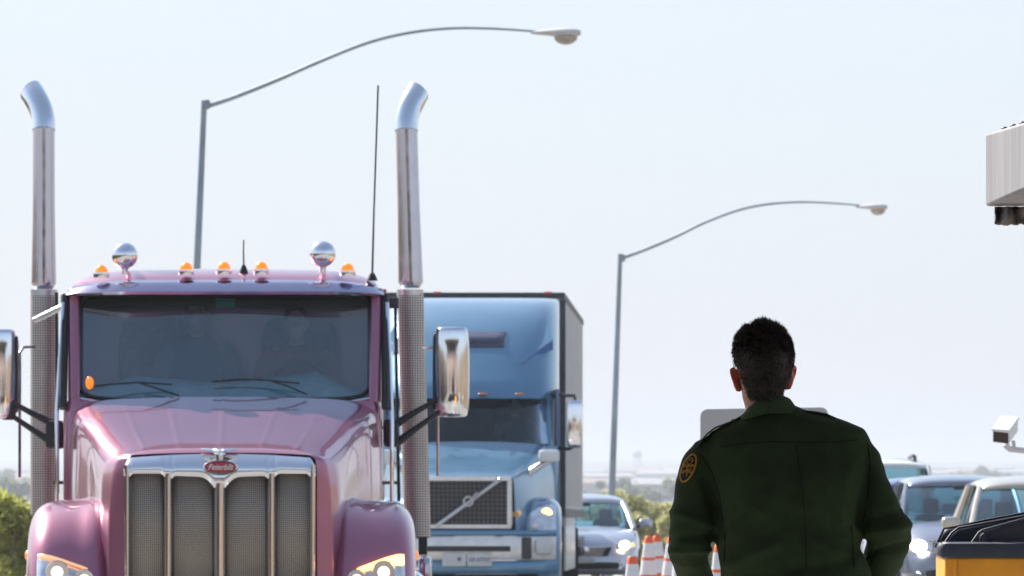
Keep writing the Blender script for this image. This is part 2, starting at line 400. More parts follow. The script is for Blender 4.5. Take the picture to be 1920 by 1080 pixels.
MB().loft(rings).obj('beam', beam_mat(), bm_, bevel=.012)
for k, (uu, ln) in enumerate(((1872, .02), (1886, .03), (1899, .02))):
    y = Yb-.35-.3*k; q = (y-Yb)/(Yn-Yb); x = xL+(xN-xL)*q+.02; z = zt+(zt2-zt)*q
    MB().lathe((x+.015, y, z), [(.014, -.002), (.014, .008), (.008, .014)], 8).obj('bolt', M['darkmet'], bm_)
MB().lathe((PX(1868, Yb), Yb-.3, PZ(360, Yb)), [(.004, -.002), (.004, .002)], axis='x').obj('rivet', M['blk'], bm_)
cl = MB(); rows = []
for i in range(13):
    s = i/12; row = []
    for j in range(9):
        q = j/8; u = 1866+70*s; v = 388+q*(31+3*math.sin(s*9)+1.5*math.sin(s*23+1)+6*math.exp(-((s-.5)/.15)**2))
        row.append(P(u, v, Yb-.12+.06*math.sin(s*14)+.03*math.sin(q*5+s*6)))
    rows.append(row)
cl.grid(rows).obj('torn_cloth', M['tape'], bm_, solid=.006)
MB().box(2.55, 2.8, 26.4, 26.65, .22, 3.4).obj('support_post', M['canopym'], bm_, bevel=.01)
MB().box(2.0, 2.6, 26.42, 26.6, 2.72, 2.86).obj('support_arm', M['canopym'], bm_, bevel=.01)
MB().box(2.2, 2.6, 29.3, 29.45, 2.8, 2.9).obj('support_arm', M['canopym'], bm_, bevel=.01)

M['glass_dark'] = glass_mat('dark_cab_glass', (.25, .48, .56), .8, dust=.03)
M['amber_dim'] = mat('amber_lens_dim', (.55, .16, .02), .3)
M['carglass'] = glass_mat('car_glass', (.20, .42, .50), 1.6, dust=.03)
# ------------------------------------------------------------------ seated people inside vehicles
def seated_person(label, base, shirt, scale=1.0, rotz=0, grp='people seated inside the vehicles'):
    t = thing('person', label, 'person', base, rotz, grp)
    L_ = lambda x, y, z: Vector((x*scale, y*scale, z*scale))
    b = MB()    # local: facing -y, hip at origin
    b.ell(L_(0, .02, .68), (.078*scale, .095*scale, .115*scale)); b.ell(L_(0, -.02, .63), (.062*scale, .08*scale, .085*scale)); b.tube([L_(0, .03, .62), L_(0, .04, .48)], .055*scale)
    b.ell(L_(0, -.105, .66), (.014, .02, .022)); [b.ell(L_(sx*.08, .02, .665), (.012, .02, .03)) for sx in (-1, 1)]
    b.tube([L_(0, .04, .5), L_(0, .04, .25), L_(0, .03, 0)], [.12*scale, .15*scale, .15*scale], sy=.7)
    for sx in (-1, 1):
        b.tube([L_(.19*sx, .03, .42), L_(.25*sx, -.05, .2), L_(.17*sx, -.32, .17)], [.06*scale, .045*scale, .035*scale])
        b.tube([L_(.17*sx, -.32, .17), L_(.155*sx, -.41, .19)], [.04*scale, .03*scale], sy=.7)
        for k in range(4): b.tube([L_((.14+.02*k)*sx, -.40, .2), L_((.14+.02*k)*sx, -.445-.006*(k % 2), .20), L_((.14+.02*k)*sx, -.45, .175)], .009*scale, 6)
        b.tube([L_(.14*sx, -.36, .2), L_(.11*sx, -.39, .21)], .011*scale, 6)
        b.tube([L_(.1*sx, 0, .02), L_(.14*sx, -.42, .05), L_(.14*sx, -.5, -.38)], [.09*scale, .07*scale, .05*scale])
    body = remesh(b, .014, 3).obj('body', M['skin'], t, local=True)
    s = MB(); s.tube([L_(0, .04, .53), L_(0, .045, .46), L_(0, .04, .25), L_(0, .03, 0)], [.075*scale, .16*scale, .175*scale, .17*scale], 16, sy=.72)
    for sx in (-1, 1): s.tube([L_(.15*sx, .03, .46), L_(.2*sx, .02, .40), L_(.262*sx, -.05, .2), L_(.21*sx, -.22, .18)], [.07*scale, .072*scale, .058*scale, .048*scale])
    remesh(s, .014, 4).obj('shirt', shirt, t, local=True)
    h = MB(); h.ell(L_(0, .035, .70), (.088*scale, .098*scale, .112*scale), z0=-.1); h.obj('hair', M['hair'], t, local=True)
    return t

# ------------------------------------------------------------------ wheels
def wheel(parent, c, r, w, local=False, spokes=5, rimr=.62, chrome='alu'):
    c = Vector(c); T = MB()
    T.lathe(c, [(rimr*r, -w/2), (r*.93, -w/2), (r, -w*.36), (r, w*.36), (r*.93, w/2), (rimr*r, w/2)], 28, 'x')
    ty = T.obj('wheel', M['rubber'], parent, local=local)
    q = MB(); q.lathe(c, [(rimr*r*1.0, -w*.4), (rimr*r*.9, -w*.2), (rimr*r*.9, w*.2), (rimr*r, w*.4)], 24, 'x')
    q.lathe(c, [(.03, -w*.46), (r*.2, -w*.44), (r*.2, w*.44), (.03, w*.46)], 16, 'x')
    for k in range(spokes*2):
        a = math.pi*k/spokes; d = Vector((0, math.cos(a), math.sin(a)))
        q.tube([c+d*r*.15, c+d*rimr*r*.95], r*.05, 6)
    q.obj('rim', M[chrome], ty, local=local)
    return ty

# ================================================================== TRUCK 1 (mauve)
def cx(Y): return -1.836-.026*(Y-47)
def S(x, Y, z): return Vector((cx(Y)+x, Y, z))
T1 = thing('semi_truck', 'mauve conventional semi truck seen head on with tall twin chrome exhaust stacks', 'truck', (cx(46.8), 46.8, 0), 0, 'semi trucks queuing in the lane')

def half_section(pts, Y):
    return [S(-x, Y, z) for x, z in reversed(pts)]+[S(x, Y, z) for x, z in pts if x > 0]
def dens(pts, n=26):
    """resample a polyline through a Catmull-Rom"""
    out = []
    ps = [Vector((a, b)) for a, b in pts]
    ps = [2*ps[0]-ps[1]]+ps+[2*ps[-1]-ps[-2]]
    k = len(ps)-3
    for i in range(n):
        t = i/(n-1)*k; j = min(int(t), k-1); f = t-j; a, b, c, d = ps[j:j+4]
        q = .5*((2*b)+(c-a)*f+(2*a-5*b+4*c-d)*f*f+(3*b-a-3*c+d)*f**3); out.append((max(q.x, 0) if i else 0, q.y))
    return out
HS = [
 (47.075, [(0,1.756),(.28,1.753),(.48,1.745),(.575,1.732),(.606,1.66),(.608,1.4),(.609,1.1),(.61,.70)]),
 (47.12, [(0,1.778),(.28,1.774),(.50,1.762),(.615,1.735),(.665,1.655),(.69,1.4),(.705,1.1),(.72,.70)]),
 (47.30, [(0,1.815),(.28,1.812),(.53,1.79),(.67,1.74),(.735,1.65),(.755,1.4),(.76,1.1),(.765,.70)]),
 (47.65, [(0,1.875),(.30,1.872),(.58,1.85),(.73,1.80),(.795,1.70),(.80,1.42),(.80,1.1),(.80,.70)]),
 (48.10, [(0,1.955),(.32,1.953),(.64,1.93),(.79,1.89),(.855,1.80),(.86,1.5),(.86,1.1),(.86,.70)]),
 (48.55, [(0,2.045),(.35,2.043),(.72,2.02),(.87,1.985),(.94,1.90),(.955,1.6),(.955,1.15),(.955,.70)]),
 (49.00, [(0,2.125),(.36,2.123),(.78,2.105),(.93,2.07),(1.0,1.98),(1.02,1.65),(1.02,1.2),(1.02,.70)]),
]
rows = []
HSI = []
for (ya, pa), (yb, pb) in zip(HS, HS[1:]):
    for k in range(4):
        t = k/4; HSI.append((ya+(yb-ya)*t, [(a[0]+(b[0]-a[0])*t, a[1]+(b[1]-a[1])*t) for a, b in zip(pa, pb)]))
HSI.append(HS[-1])
for y, pts in HSI:
    d = dens(pts, 130); q = []
    s = (y-47.075)/1.925
    for x, z in d:
        for rx, amp in ((0.0, .004), (.25+.12*s, .0045), (.47+.20*s, .0035)):
            z += amp*math.exp(-((x-rx)/.010)**2) if z > 1.68 and y > 47.2 else 0
        q.append((x, z))
    rows.append(half_section(q, y))
hood = MB().grid(rows).obj('hood', M['mauve'], T1, ang=60)

def fender_pt(sg, x, dr, t, Ry=1.02, Rz=.96, yc=48.12, zc=.50, e=.78):
    f = lambda c: math.copysign(abs(c)**e, c)
    Y = yc-(Ry+dr)*f(math.cos(t)); return S(sg*x, Y, zc+(Rz+dr)*f(math.sin(t)))
FP = dens([(.62,-.12),(.70,-.045),(.77,.012),(.83,.014),(.91,-.002),(1.02,-.010),(1.12,-.026),(1.185,-.07),(1.222,-.14),(1.236,-.23),(1.24,-.32)], 30)
FP[0] = (.62, -.12)
for sg in (-1, 1):
    rows = []
    for i in range(45):
        t = R(-28)+R(200)*i/44
        rows.append([fender_pt(sg, x, dr, t) for x, dr in FP])
    MB().grid(rows).obj('fender', M['mauve'], T1, ang=60, solid=.006)
    # headlight
    def drx(x):
        for (a, da), (b, db) in zip(FP, FP[1:]):
            if a <= x <= b: return da+(db-da)*(x-a)/(b-a)
        return -.1
    def patch(x0, x1, f0, f1, off, n=16, mm=12):
        rows = []
        for i in range(n+1):
            s = i/n; x = x0+(x1-x0)*s; a, b = f0(s), f1(s)
            e = .012*(1-(2*s-1)**6)
            rows.append([fender_pt(sg, x, drx(x)+off-(.01 if j in (0, mm) or i in (0, n) else 0), R(a+(b-a)*j/mm)) for j in range(mm+1)])
        return MB().grid(rows)
    top = lambda s: 21.5+13.5*s**.85
    hl = patch(.76, 1.165, lambda s: -6+3*s, top, .014).obj('headlight', M['lens'], T1, ang=60)
    lens = glass_mat('headlight_cover', (.9, .93, .97), 1.2) if sg == -1 else lens
    for (x, z, r) in ((.86, .955, .062), (1.03, 1.0, .072)):
        p = S(sg*x, 47.115, z)
        MB().lathe(p, [(r, -.02), (r*1.06, 0), (r*.9, .0), (r*.5, .012), (.001, .015)][::-1], 22, 'y').obj('reflector', M['chrome'], hl)
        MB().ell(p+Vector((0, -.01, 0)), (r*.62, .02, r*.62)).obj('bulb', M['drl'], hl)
    patch(.86 if sg > 0 else .84, 1.16, lambda s: top(.25+.75*s)-(.2+4.6*s if sg > 0 else .3+1.2*s), lambda s: top(.25+.75*s)+.6, .030, 12, 6).obj('turn_signal', M['amber_lit'] if sg > 0 else M['amber_soft'], hl, ang=60)
    MB().ell(S(sg*1.24, 47.75, 1.10), (.02, .05, .035)).obj('side_marker', M['amber'], T1)
    # inner wheel well and wheel
    wheel(T1, S(sg*1.02, 48.12, .52), .52, .28, spokes=5, rimr=.56, chrome='chrome')

# grille: chrome crown, uprights, mesh panels
Yg = 47.0
def mir(u): return 824-u
def crown_top(u):
    a = abs(u-412)/180
    return 850.5+7*a*a+16*max(0, (a-.93)/.07)**2
def panel_top(u):
    uu = u if u <= 412 else mir(u)
    if 243 <= uu <= 308:
        e = min(uu-243, 308-uu); return 888+(6*(1-e/8)**2 if e < 8 else 0)
    if 322 <= uu <= 402:
        v = 892+3*((uu-322)/80)+(20*((uu-372)/30)**2.2 if uu > 372 else 0)
        e = uu-322; return v+(6*(1-e/8)**2 if e < 8 else 0)
    return None
us = sorted(set([232, 243, 308, 322, 402, 412, 422, 502, 516, 581, 592]+[232+i*3.0 for i in range(121)]))
def bandY(s): return Yg+.075*(1-s)**1.6-.02*math.sin(math.pi*s)     # s 0 top .. 1 bottom
rows = []
for u in us:
    a = crown_top(u); p = panel_top(u); b_ = p if p else (914 if abs(u-412) < 12 else 893)
    rows.append([P(u, a+(b_-a)*s, bandY(s)) for s in [i/8 for i in range(9)]]+[P(u, b_+.5, Yg+.06)])
crown = MB().grid(rows).obj('grille_surround', M['chrome'], T1, ang=50)
for (ua, ub, vt) in ((232, 244, 872), (307, 323, 889), (401, 423, 906), (501, 517, 889), (580, 592, 872)):
    rows = []
    for i in range(3):
        v = [vt, 1000, 1172][i]; row = []
        for j in range(9):
            a = math.pi*j/8; uu = (ua+ub)/2-(ub-ua)/2*math.cos(a); row.append(P(uu, v, Yg+.055-(.07*math.sin(a)**.7 if 0 < j < 8 else 0)))
        rows.append(row)
    MB().grid(rows).obj('grille_bar', M['chrome'], crown, ang=60)
for (ua, ub) in ((243, 308), (322, 402), (422, 502), (516, 581)):
    rows = []
    for i in range(13):
        u = ua+(ub-ua)*i/12; pt = panel_top(min(max(u, ua+.01), ub-.01)) or 890
        rows.append([P(u, v, Yg+.062-.02*math.sin(math.pi*i/12)) for v in (pt-4, 1000, 1175)])
    MB().grid(rows).obj('grille_mesh', M['mesh'], crown, ang=60, solid=.004)
MB().prism([P(232, 1170, Yg-.02), P(592, 1170, Yg-.02), P(592, 1188, Yg-.02), P(232, 1188, Yg-.02)], (0, .08, 0)).obj('grille_sill', M['chrome'], crown, bevel=.01)
MB().box(cx(47)-.62, cx(47)+.62, 47.25, 47.35, .6, 1.68).obj('radiator', M['blk'], T1)
# badge and ornament
bc = P(413, 875.5, Yg-.045)
bd = MB().lathe((0, 0, 0), [(.001, -.012), (.07, -.010), (.095, -.004), (.1, .004), (.1, .012)], 36, 'y')
bd.v = [Vector((v.x*1.03+bc.x, v.y+bc.y, v.z*.36+bc.z)) for v in bd.v]
bdo = bd.obj('badge', M['badge'], T1)
rim = MB().lathe((0, 0, 0), [(.1, .02), (.1, -.003), (.106, -.006), (.111, -.002), (.111, .02)], 36, 'y')
rim.v = [Vector((v.x*1.0+bc.x, v.y+bc.y, v.z*.37+bc.z)) for v in rim.v]; rim.obj('badge_rim', M['chrome'], bdo)
text_mesh('badge_lettering', 'Peterbilt', .052, M['badge_txt'], bdo, bc+Vector((0, -.014, -.002)), shear=.35, bold=.0007, sx=.86)
orn = MB()
oc = P(411, 851, 47.03)
orn.loft([[oc+Vector((w*math.cos(a), -.01+yy+.02*math.sin(a), zz+h*math.sin(a))) for a in [2*math.pi*j/12 for j in range(12)]] for w, h, zz, yy in ((.022, .03, -.045, 0), (.024, .03, -.02, 0), (.03, .02, .005, 0), (.022, .012, .022, 0), (.004, .004, .03, 0))])
for sg in (-1, 1):
    orn.loft([[oc+Vector((sg*x, .03*x/.1+c*math.cos(a), z+hh*math.sin(a))) for a in [2*math.pi*j/10 for j in range(10)]] for x, z, c, hh in ((0, .014, .035, .016), (.04, .020, .035, .013), (.08, .026, .028, .009), (.108, .029, .018, .005), (.118, .030, .004, .002))])
orn.obj('hood_ornament', M['chrome'], T1, ang=60)
# bumper
bp = MB(); rows = []
for i in range(25):
    s = -1+2*i/24; x = 1.2*s; y0 = 46.72+.18*abs(s)**4
    rows.append([S(x, y0+.25, .74), S(x, y0+.02, .74), S(x, y0, .70), S(x, y0-.01, .5), S(x, y0, .33), S(x, y0+.05, .30), S(x, y0+.25, .30)])
bp.grid(rows).obj('bumper', M['chrome'], T1)

# cab
def rr(cxx, hw, y0, y1, z, r, n=5):
    pts = []
    for (sx, sy, a0) in ((1, 0, -90), (1, 1, 0), (-1, 1, 90), (-1, 0, 180)):
        ox = cxx+sx*(hw-r); oy = (y1-r) if sy else (y0+r)
        for k in range(n+1):
            a = R(a0+90*k/n); pts.append(Vector((ox+r*math.cos(a), oy+r*math.sin(a), z)))
    return pts
cc = cx(49.6)
MB().loft([rr(cc, 1.03, 48.96, 50.4, .8, .1), rr(cc, 1.045, 48.96, 50.4, 1.5, .1), rr(cc, 1.045, 48.98, 50.4, 2.05, .1), rr(cc, 1.03, 49.0, 50.4, 2.10, .1)]).obj('cab_body', M['mauve'], T1, ang=35)
zt1 = PZ(546, 49.45)
for sg in (-1, 1):
    a, b2 = S(sg*.985, 49.03, 2.09), S(sg*1.0, 49.41, zt1+.02)
    MB().loft([[p+Vector((x*sg, y, 0)) for x, y in ((-.038, -.01), (.02, -.02), (.045, .02), (.045, .12), (-.02, .12))] for p in (a, a.lerp(b2, .5), b2)]).obj('pillar', M['mauve'], T1, bevel=.012)
    # door window glass and rear cab side
    MB().grid([[S(sg*1.03, 49.2, 2.1), S(sg*1.03, 50.2, 2.1)], [S(sg*1.03, 49.5, zt1), S(sg*1.03, 50.2, zt1)]]).obj('door_glass', M['glass'], T1, solid=.004)
    MB().box(cc+sg*1.04-.02, cc+sg*1.04+.02, 50.15, 50.4, 2.1, 2.86).obj('rear_pillar', M['mauve'], T1)
    MB().tube([S(sg*1.075, 49.03, 1.3), S(sg*1.10, 49.0, 1.4), S(sg*1.10, 49.02, 2.0), S(sg*1.07, 49.35, 2.75)], .014).obj('grab_handle', M['chrome'], T1)
    MB().tube([S(sg*1.06, 49.0, 2.05), S(sg*1.06, 49.4, 2.8)], .028, 6).obj('door_seal', M['blk'], T1)
MB().box(cc-1.03, cc+1.03, 50.34, 50.40, 2.08, 2.86).obj('rear_wall', M['mauve'], T1)
# roof with visor brow
rows = []
prof = [(49.62, 2.795), (49.4, 2.795), (49.25, 2.797), (49.21, 2.806), (49.205, 2.822), (49.25, 2.865), (49.36, 2.925), (49.6, 2.975), (49.9, 2.99), (50.2, 2.985), (50.38, 2.95), (50.43, 2.85), (50.43, 2.78)]
for i in range(41):
    s = -1+2*i/40; x = 1.045*math.sin(s*math.pi/2)/1.0 if False else 1.045*s*(1.0)
    a = abs(s)
    row = []
    for k, (y, z) in enumerate(prof):
        up = max(0, z-2.80)
        dz = -up*(.55*a**7)-.012*a*a*up/.2
        dy = (.16*a**5) if y < 49.6 else 0
        if a > .97: dz -= up*.3
        row.append(S(x, y+dy, z+dz+(.012*(1-a*a) if k < 3 else 0)))
    rows.append(row)
rf = MB().grid(rows)
n = len(prof)
for rr_ in (rows[0], rows[-1]):
    rf.add(rr_, [tuple(range(n))])
rf.obj('roof', M['mauve'], T1, ang=50)
vz = MB(); vrows = []
for row in rows:
    k = [row[2]+Vector((0, -.004, -.004)), row[3]+Vector((0, -.016, -.004)), row[4]+Vector((0, -.020, 0)), row[5]+Vector((0, -.014, .010)), row[5].lerp(row[6], .45)+Vector((0, -.004, .012)), row[5].lerp(row[6], .55)+Vector((0, .01, .002))]
    vrows.append([Vector((cc+(p.x-cc)*1.006, p.y, p.z)) for p in k])
vz.grid(vrows).obj('visor', M['visor'], T1, ang=60)
# windshield
rows = []
for i in range(21):
    s = -1+2*i/20
    rows.append([S((.955+.0*q)*s, 49.0+.36*q+.10*s*s, 2.115+(zt1-2.115)*q) for q in [j/8 for j in range(9)]])
ws = MB().grid(rows).obj('windshield', M['glass'], T1, ang=60)
fr = []
for k in range(48):
    a = 2*math.pi*k/48; f = lambda c, e=.22: math.copysign(abs(c)**e, c)
    q = .5+.5*f(math.sin(a)); s = f(math.cos(a)); fr.append(S(.962*s, 48.985+.36*q+.10*s*s, 2.108+(zt1-2.10)*q))
MB().tube(fr+[fr[0]], .014, 8).obj('window_gasket', M['blk'], ws)
MB().tube([p+Vector((0, -.012, -.012 if p.z < 2.4 else .0)) for p in [S(-.975, 49.3, 2.45), S(-.975, 49.12, 2.2), S(-.95, 49.07, 2.125), S(-.8, 49.04, 2.10), S(0, 48.98, 2.10), S(.8, 49.04, 2.10), S(.95, 49.07, 2.125), S(.975, 49.12, 2.2), S(.975, 49.3, 2.45)]], .013, 8).obj('window_trim', M['chrome'], ws)
for pts, arm in ((((176, 724), (215, 720), (260, 717), (322, 721)), ((262, 718), (300, 730), (336, 742))), (((398, 716), (450, 711), (505, 713), (562, 719)), ((505, 713), (540, 724), (576, 740)))):
    wp = MB().tube([P(u, v, 49.0) for u, v in pts], .0055, 6).obj('wiper', M['blk'], T1)
    MB().tube([P(u, v, 48.99) for u, v in arm], .006, 6).obj('wiper_arm', M['darkmet'], wp)
MB().ell(P(168, 718, 48.99), (.028, .02, .043)).obj('amber_oval', M['amber'], T1)  # small amber oval at the lower left of the windshield
MB().box(*[f for f in (P(405, 0, 49.36).x, P(441, 0, 49.36).x)], 49.34, 49.345, PZ(576, 49.3), PZ(560, 49.3)).obj('toll_sticker', M['brass'], T1)
MB().grid([[p+Vector((0, .012, 0)) for p in [S((.955)*(-1+2*i/20), 49.0+.36*q+.10*(-1+2*i/20)**2, 2.115+(zt1-2.115)*q) for q in (.90-.05*abs(-1+2*i/20)**6, 1.0)]] for i in range(21)]).obj('shade_band', M['blk'], ws)
MB().grid([[S(x, 49.235+.16*abs(x)**5, 2.792), S(x, 49.47, 2.792)] for x in [-1.0+.1*i for i in range(21)]]).obj('visor_dark_sheet', M['blk'], T1, solid=.003)  # black sheet added under the visor to darken its reflection in the glass
# interior
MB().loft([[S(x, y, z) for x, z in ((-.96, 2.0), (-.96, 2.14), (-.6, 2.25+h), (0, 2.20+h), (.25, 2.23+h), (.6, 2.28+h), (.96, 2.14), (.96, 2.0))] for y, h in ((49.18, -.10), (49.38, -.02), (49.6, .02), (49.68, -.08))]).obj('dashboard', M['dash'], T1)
MB().box(cc-1.0, cc+1.0, 49.5, 50.3, zt1-.09, zt1-.02).obj('headliner', M['cabin'], T1)
for sx in (-.48, .48):
    MB().sbox((cc+sx, 50.05, 2.25), (.26, .1, .42)).obj('seat', M['seat'], T1)
st = MB(); st.tube([S(.48+.2*math.cos(a), 49.75, 2.2+.17*math.sin(a)) for a in [2*math.pi*k/20 for k in range(21)]], .014, 6); st.tube([S(.3, 49.75, 2.2), S(.66, 49.75, 2.2)], .014, 6); st.obj('steering_wheel', M['blk'], T1)
# chassis behind the cab
ch = MB(); ch.box(cc-.45, cc-.35, 47.4, 54.6, .75, 1.0); ch.box(cc+.35, cc+.45, 47.4, 54.6, .75, 1.0); ch.box(cc-.35, cc+.35, 50.6, 50.75, .78, .98); ch.box(cc-.35, cc+.35, 54.3, 54.5, .78, .98)
ch.obj('chassis', M['darkmet'], T1)
MB().lathe((cc, 52.9, 1.05), [(.45, -.05), (.5, 0), (.45, .04), (.1, .05)], 24).obj('fifth_wheel', M['darkmet'], T1)
for y in (52.3, 53.6):
    for sg in (-1, 1): wheel(T1, (cc+sg*.95, y, .52), .52, .55, chrome='chrome')
for sg in (-1, 1):
    MB().lathe((cc+sg*1.05, 50.2, .72), [(.02, -1.0), (.33, -.98), (.345, -.93), (.345, .9), (.33, .98), (.02, 1.0)], 26, 'y').obj('fuel_tank', M['chrome'], T1)
MB().sbox(P(797, 1095, 50.0)+Vector((0, 0, 0)), (.045, .2, .19)).obj('step_box', M['chrome_darkened'], T1)
MB().box(PX(793, 49.75), PX(797, 49.75), 49.74, 49.76, PZ(1085, 49.75), PZ(1055, 49.75)).obj('reflector', M['red'], T1)
MB().box(PX(785, 50.2), PX(801, 50.2), 50.1, 50.3, PZ(1040, 50.2), PZ(1006, 50.2)).obj('tank_bracket', M['blk'], T1)

# roof lights, horns, aerials
for (u, v) in ((190, 504), (349, 499), (420, 498), (490, 498), (652, 501)):
    p = P(u, v+8, 49.32)
    ml = MB().ell(p, (.045, .05, .056), z0=0, nv=8).obj('marker_light', M['amber'], T1)
    MB().lathe(p, [(.05, -.03), (.054, -.012), (.052, .004), (.03, .006)], 20).obj('marker_base', M['chrome'], ml)
for (u, v) in ((234, 479), (605, 476)):
    p = P(u, v, 49.35)
    h = MB().ell(p, .087, 24, 14).obj('air_horn', M['chrome'], T1)
    MB().lathe(p, [(.02, -.125), (.022, -.09), (.035, -.075)], 12).obj('horn_stem', M['chrome'], h)
    MB().tube([p+Vector((0, 0, 0)), p+Vector((0, .4, -.03))], [.028, .02]).obj('horn_pipe', M['chrome'], h)
for (pts, r) in ((((457, 500), (456.5, 470), (457, 450)), .006), (((698, 515), (701, 400), (705, 280), (709, 160)), .0075)):
    p0 = P(pts[0][0], pts[0][1], 49.5); a = MB().tube([P(u, v, 49.5) for u, v in pts], [r]+[r*.8]*(len(pts)-1), 8).obj('aerial', M['darkmet'], T1)
    MB().lathe(p0+Vector((0, 0, -.02)), [(r*5, -.02), (r*4, .0), (r*2, .03)], 12).obj('aerial_base', M['blk'], a)

# exhaust stacks
def stack(sg, sh0, sh1, p0, p1, elbow):
    Ys = 50.55; rp = .0755*50.55/50.2
    sh = MB().tube([P(u, v, Ys) for u, v in (sh1, sh0)], .0905, 28).obj('exhaust_shield', M['shield'], T1)
    MB().tube([P(sh0[0], sh0[1]-2, Ys), P(sh0[0], sh0[1]+9, Ys)], .091, 28).obj('shield_clamp', M['alu'], sh)
    pi = MB().tube([P(*p1, Ys), P(p1[0]+(p0[0]-p1[0])*.5, (p0[1]+p1[1])/2, Ys), P(*p0, Ys)], [rp*1.12, rp*1.0, rp*.98], 28, caps=False).obj('exhaust_pipe', M['chrome_darkened'], T1)
    MB().tube([P(p1[0], p1[1]+10, Ys), P(p1[0], p1[1]-2, Ys)], [rp*.8, rp*1.15], 24).obj('pipe_collar', M['chrome_darkened'], pi)
    c = [P(*e, Ys+.17*(i/4)**1.5) for i, e in enumerate(elbow)]
    # smooth elbow with slash-cut mouth
    pts = []
    for i in range(17):
        t = i/16*(len(c)-1); j = min(int(t), len(c)-2); f = t-j
        a = c[max(j-1, 0)]; b1 = c[j]; b2_ = c[j+1]; d = c[min(j+2, len(c)-1)]
        pts.append(.5*((2*b1)+(b2_-a)*f+(2*a-5*b1+4*b2_-d)*f*f+(3*b1-a-3*b2_+d)*f**3))
    e = MB().tube(pts, [rp*(1.03+.08*i/16) for i in range(17)], 28, caps=False)
    m = 28; tip = e.v[-m:]
    ax = (pts[-1]-pts[-2]).normalized()
    cen = sum(tip, Vector())/m
    for i in range(m):
        d = e.v[len(e.v)-m+i]-cen
        e.v[len(e.v)-m+i] += ax*(-.30*(d.x*sg))
    ring = e.v[-m:]; e.grid([ring, [p-ax*.05+(cen-p)*.14 for p in ring]], cv=True)
    e.obj('exhaust_elbow', M['chrome'], pi, ang=50, fixn=True)
stack(-1, (82, 545), (82, 965), (82, 240), (82, 532), ((82, 244), (81.5, 226), (76, 204), (67, 185), (59, 172)))
stack(1, (769, 545), (783, 1010), (762, 242), (770, 530), ((762, 246), (762.5, 228), (767, 206), (775, 188), (782, 174)))
for u0, v0, u1, v1 in ((106, 548, 108, 925), (741, 560, 748, 940)):
    k = MB(); k.tube([P(u0, v0, 50.4), P(u1, v1, 50.4)], .012, 6); k2 = 16
    for i in range(k2):
        s = (i+.5)/k2; k.tube([P(u0+(u1-u0)*s-2.5, v0+(v1-v0)*s, 50.4), P(u0+(u1-u0)*s+2.5, v0+(v1-v0)*s, 50.4)], .013, 6)
    k.obj('stack_bracket', M['blk'], T1)
for v in (575, 800, 905):
    for (ua, ub) in ((100, 130), (716, 748)):
        MB().tube([P(ua, v, 50.42), P(ub, v, 50.42)], .012, 6).obj('stack_strut', M['darkmet'], T1)
MB().tube([P(64, 601, 49.6), P(97, 585, 49.5), P(127, 571, 49.45)], .020, 8, sy=.6).obj('roof_arm', M['alu'], T1)
MB().sbox(P(734, 566, 49.6), (.05, .05, .03)).obj('roof_bracket', M['darkmet'], T1)
MB().tube([P(64, 650, 49.7), P(44, 651, 49.6), P(37, 662, 49.55), P(37, 895, 49.55)], .010, 8).obj('mirror_rod', M['chrome_darkened'], T1)
MB().tube([P(795, 652, 49.9), P(816, 652, 49.6)], .010, 8).obj('mirror_rod', M['chrome_darkened'], T1)
MB().tube([P(821, 770, 49.6), P(821, 893, 49.6)], .010, 8).obj('mirror_rod', M['chrome_darkened'], T1)
# side mirrors
def mirror(u0, u1, v0, v1, sg):
    c = P((u0+u1)/2, (v0+v1)/2, 49.4); hw = (u1-u0)/2/F*49.4; hh = (v1-v0)/2/F*49.4
    f = lambda x, k: math.copysign(abs(x)**k, x); rings = []
    for i in range(19):
        a = -math.pi/2+math.pi*i/18; q = max(math.cos(a), 1e-4)**.13; z = c.z+hh*f(math.sin(a), .8)
        lean = .0*sg
        rings.append([Vector((c.x+hw*q*f(math.cos(t), .7)+lean, c.y+.085*q*f(math.sin(t), .8)*(1 if math.sin(t) < 0 else .4), z)) for t in [2*math.pi*j/30 for j in range(30)]])
    m = MB().loft(rings).obj('mirror', M['chrome'], T1, ang=70)
    MB().sbox((c.x-sg*hw*.93, c.y+.03, c.z), (.018, .07, hh*.86)).obj('mirror_edge', M['blk'], m)
    MB().box(c.x-hw*.85, c.x+hw*.85, c.y+.036, c.y+.042, c.z-hh*.85, c.z+hh*.85).obj('mirror_glass', M['chrome'], m)
mirror(-30, 31, 617, 786, -1); mirror(814, 880, 613, 782, 1)
for sg, arms, blk in ((-1, (((18, 752), (60, 775), (112, 800)), ((20, 778), (60, 805), (106, 835))), (86, 121, 788, 842)), (1, (((822, 748), (780, 772), (735, 800)), ((824, 772), (785, 800), (742, 832))), (719, 748, 786, 838))):
    for a in arms: MB().tube([P(u, v, 49.35+.0*i) for i, (u, v) in enumerate(a)], [.016, .020, .030], 10).obj('mirror_arm', M['blk'], T1)
    MB().sbox(P((blk[0]+blk[1])/2, (blk[2]+blk[3])/2, 49.35), ((blk[1]-blk[0])/2/F*49.4, .06, (blk[3]-blk[2])/2/F*49.4)).obj('arm_bracket', M['blk'], T1)
MB().sbox(P(16, 768, 49.38), (.05, .05, .07)).obj('arm_bracket', M['blk'], T1)
seated_person('driver behind the wheel of the mauve truck, ruddy face', (cx(49.85)+.47, 49.88, 1.96), M['redshirt'], 1.0)
seated_person('passenger in the mauve truck on the left seat in dark grey shirt', (cx(49.85)-.2, 49.95, 2.02), M['dirtyshirt'], 1.0)

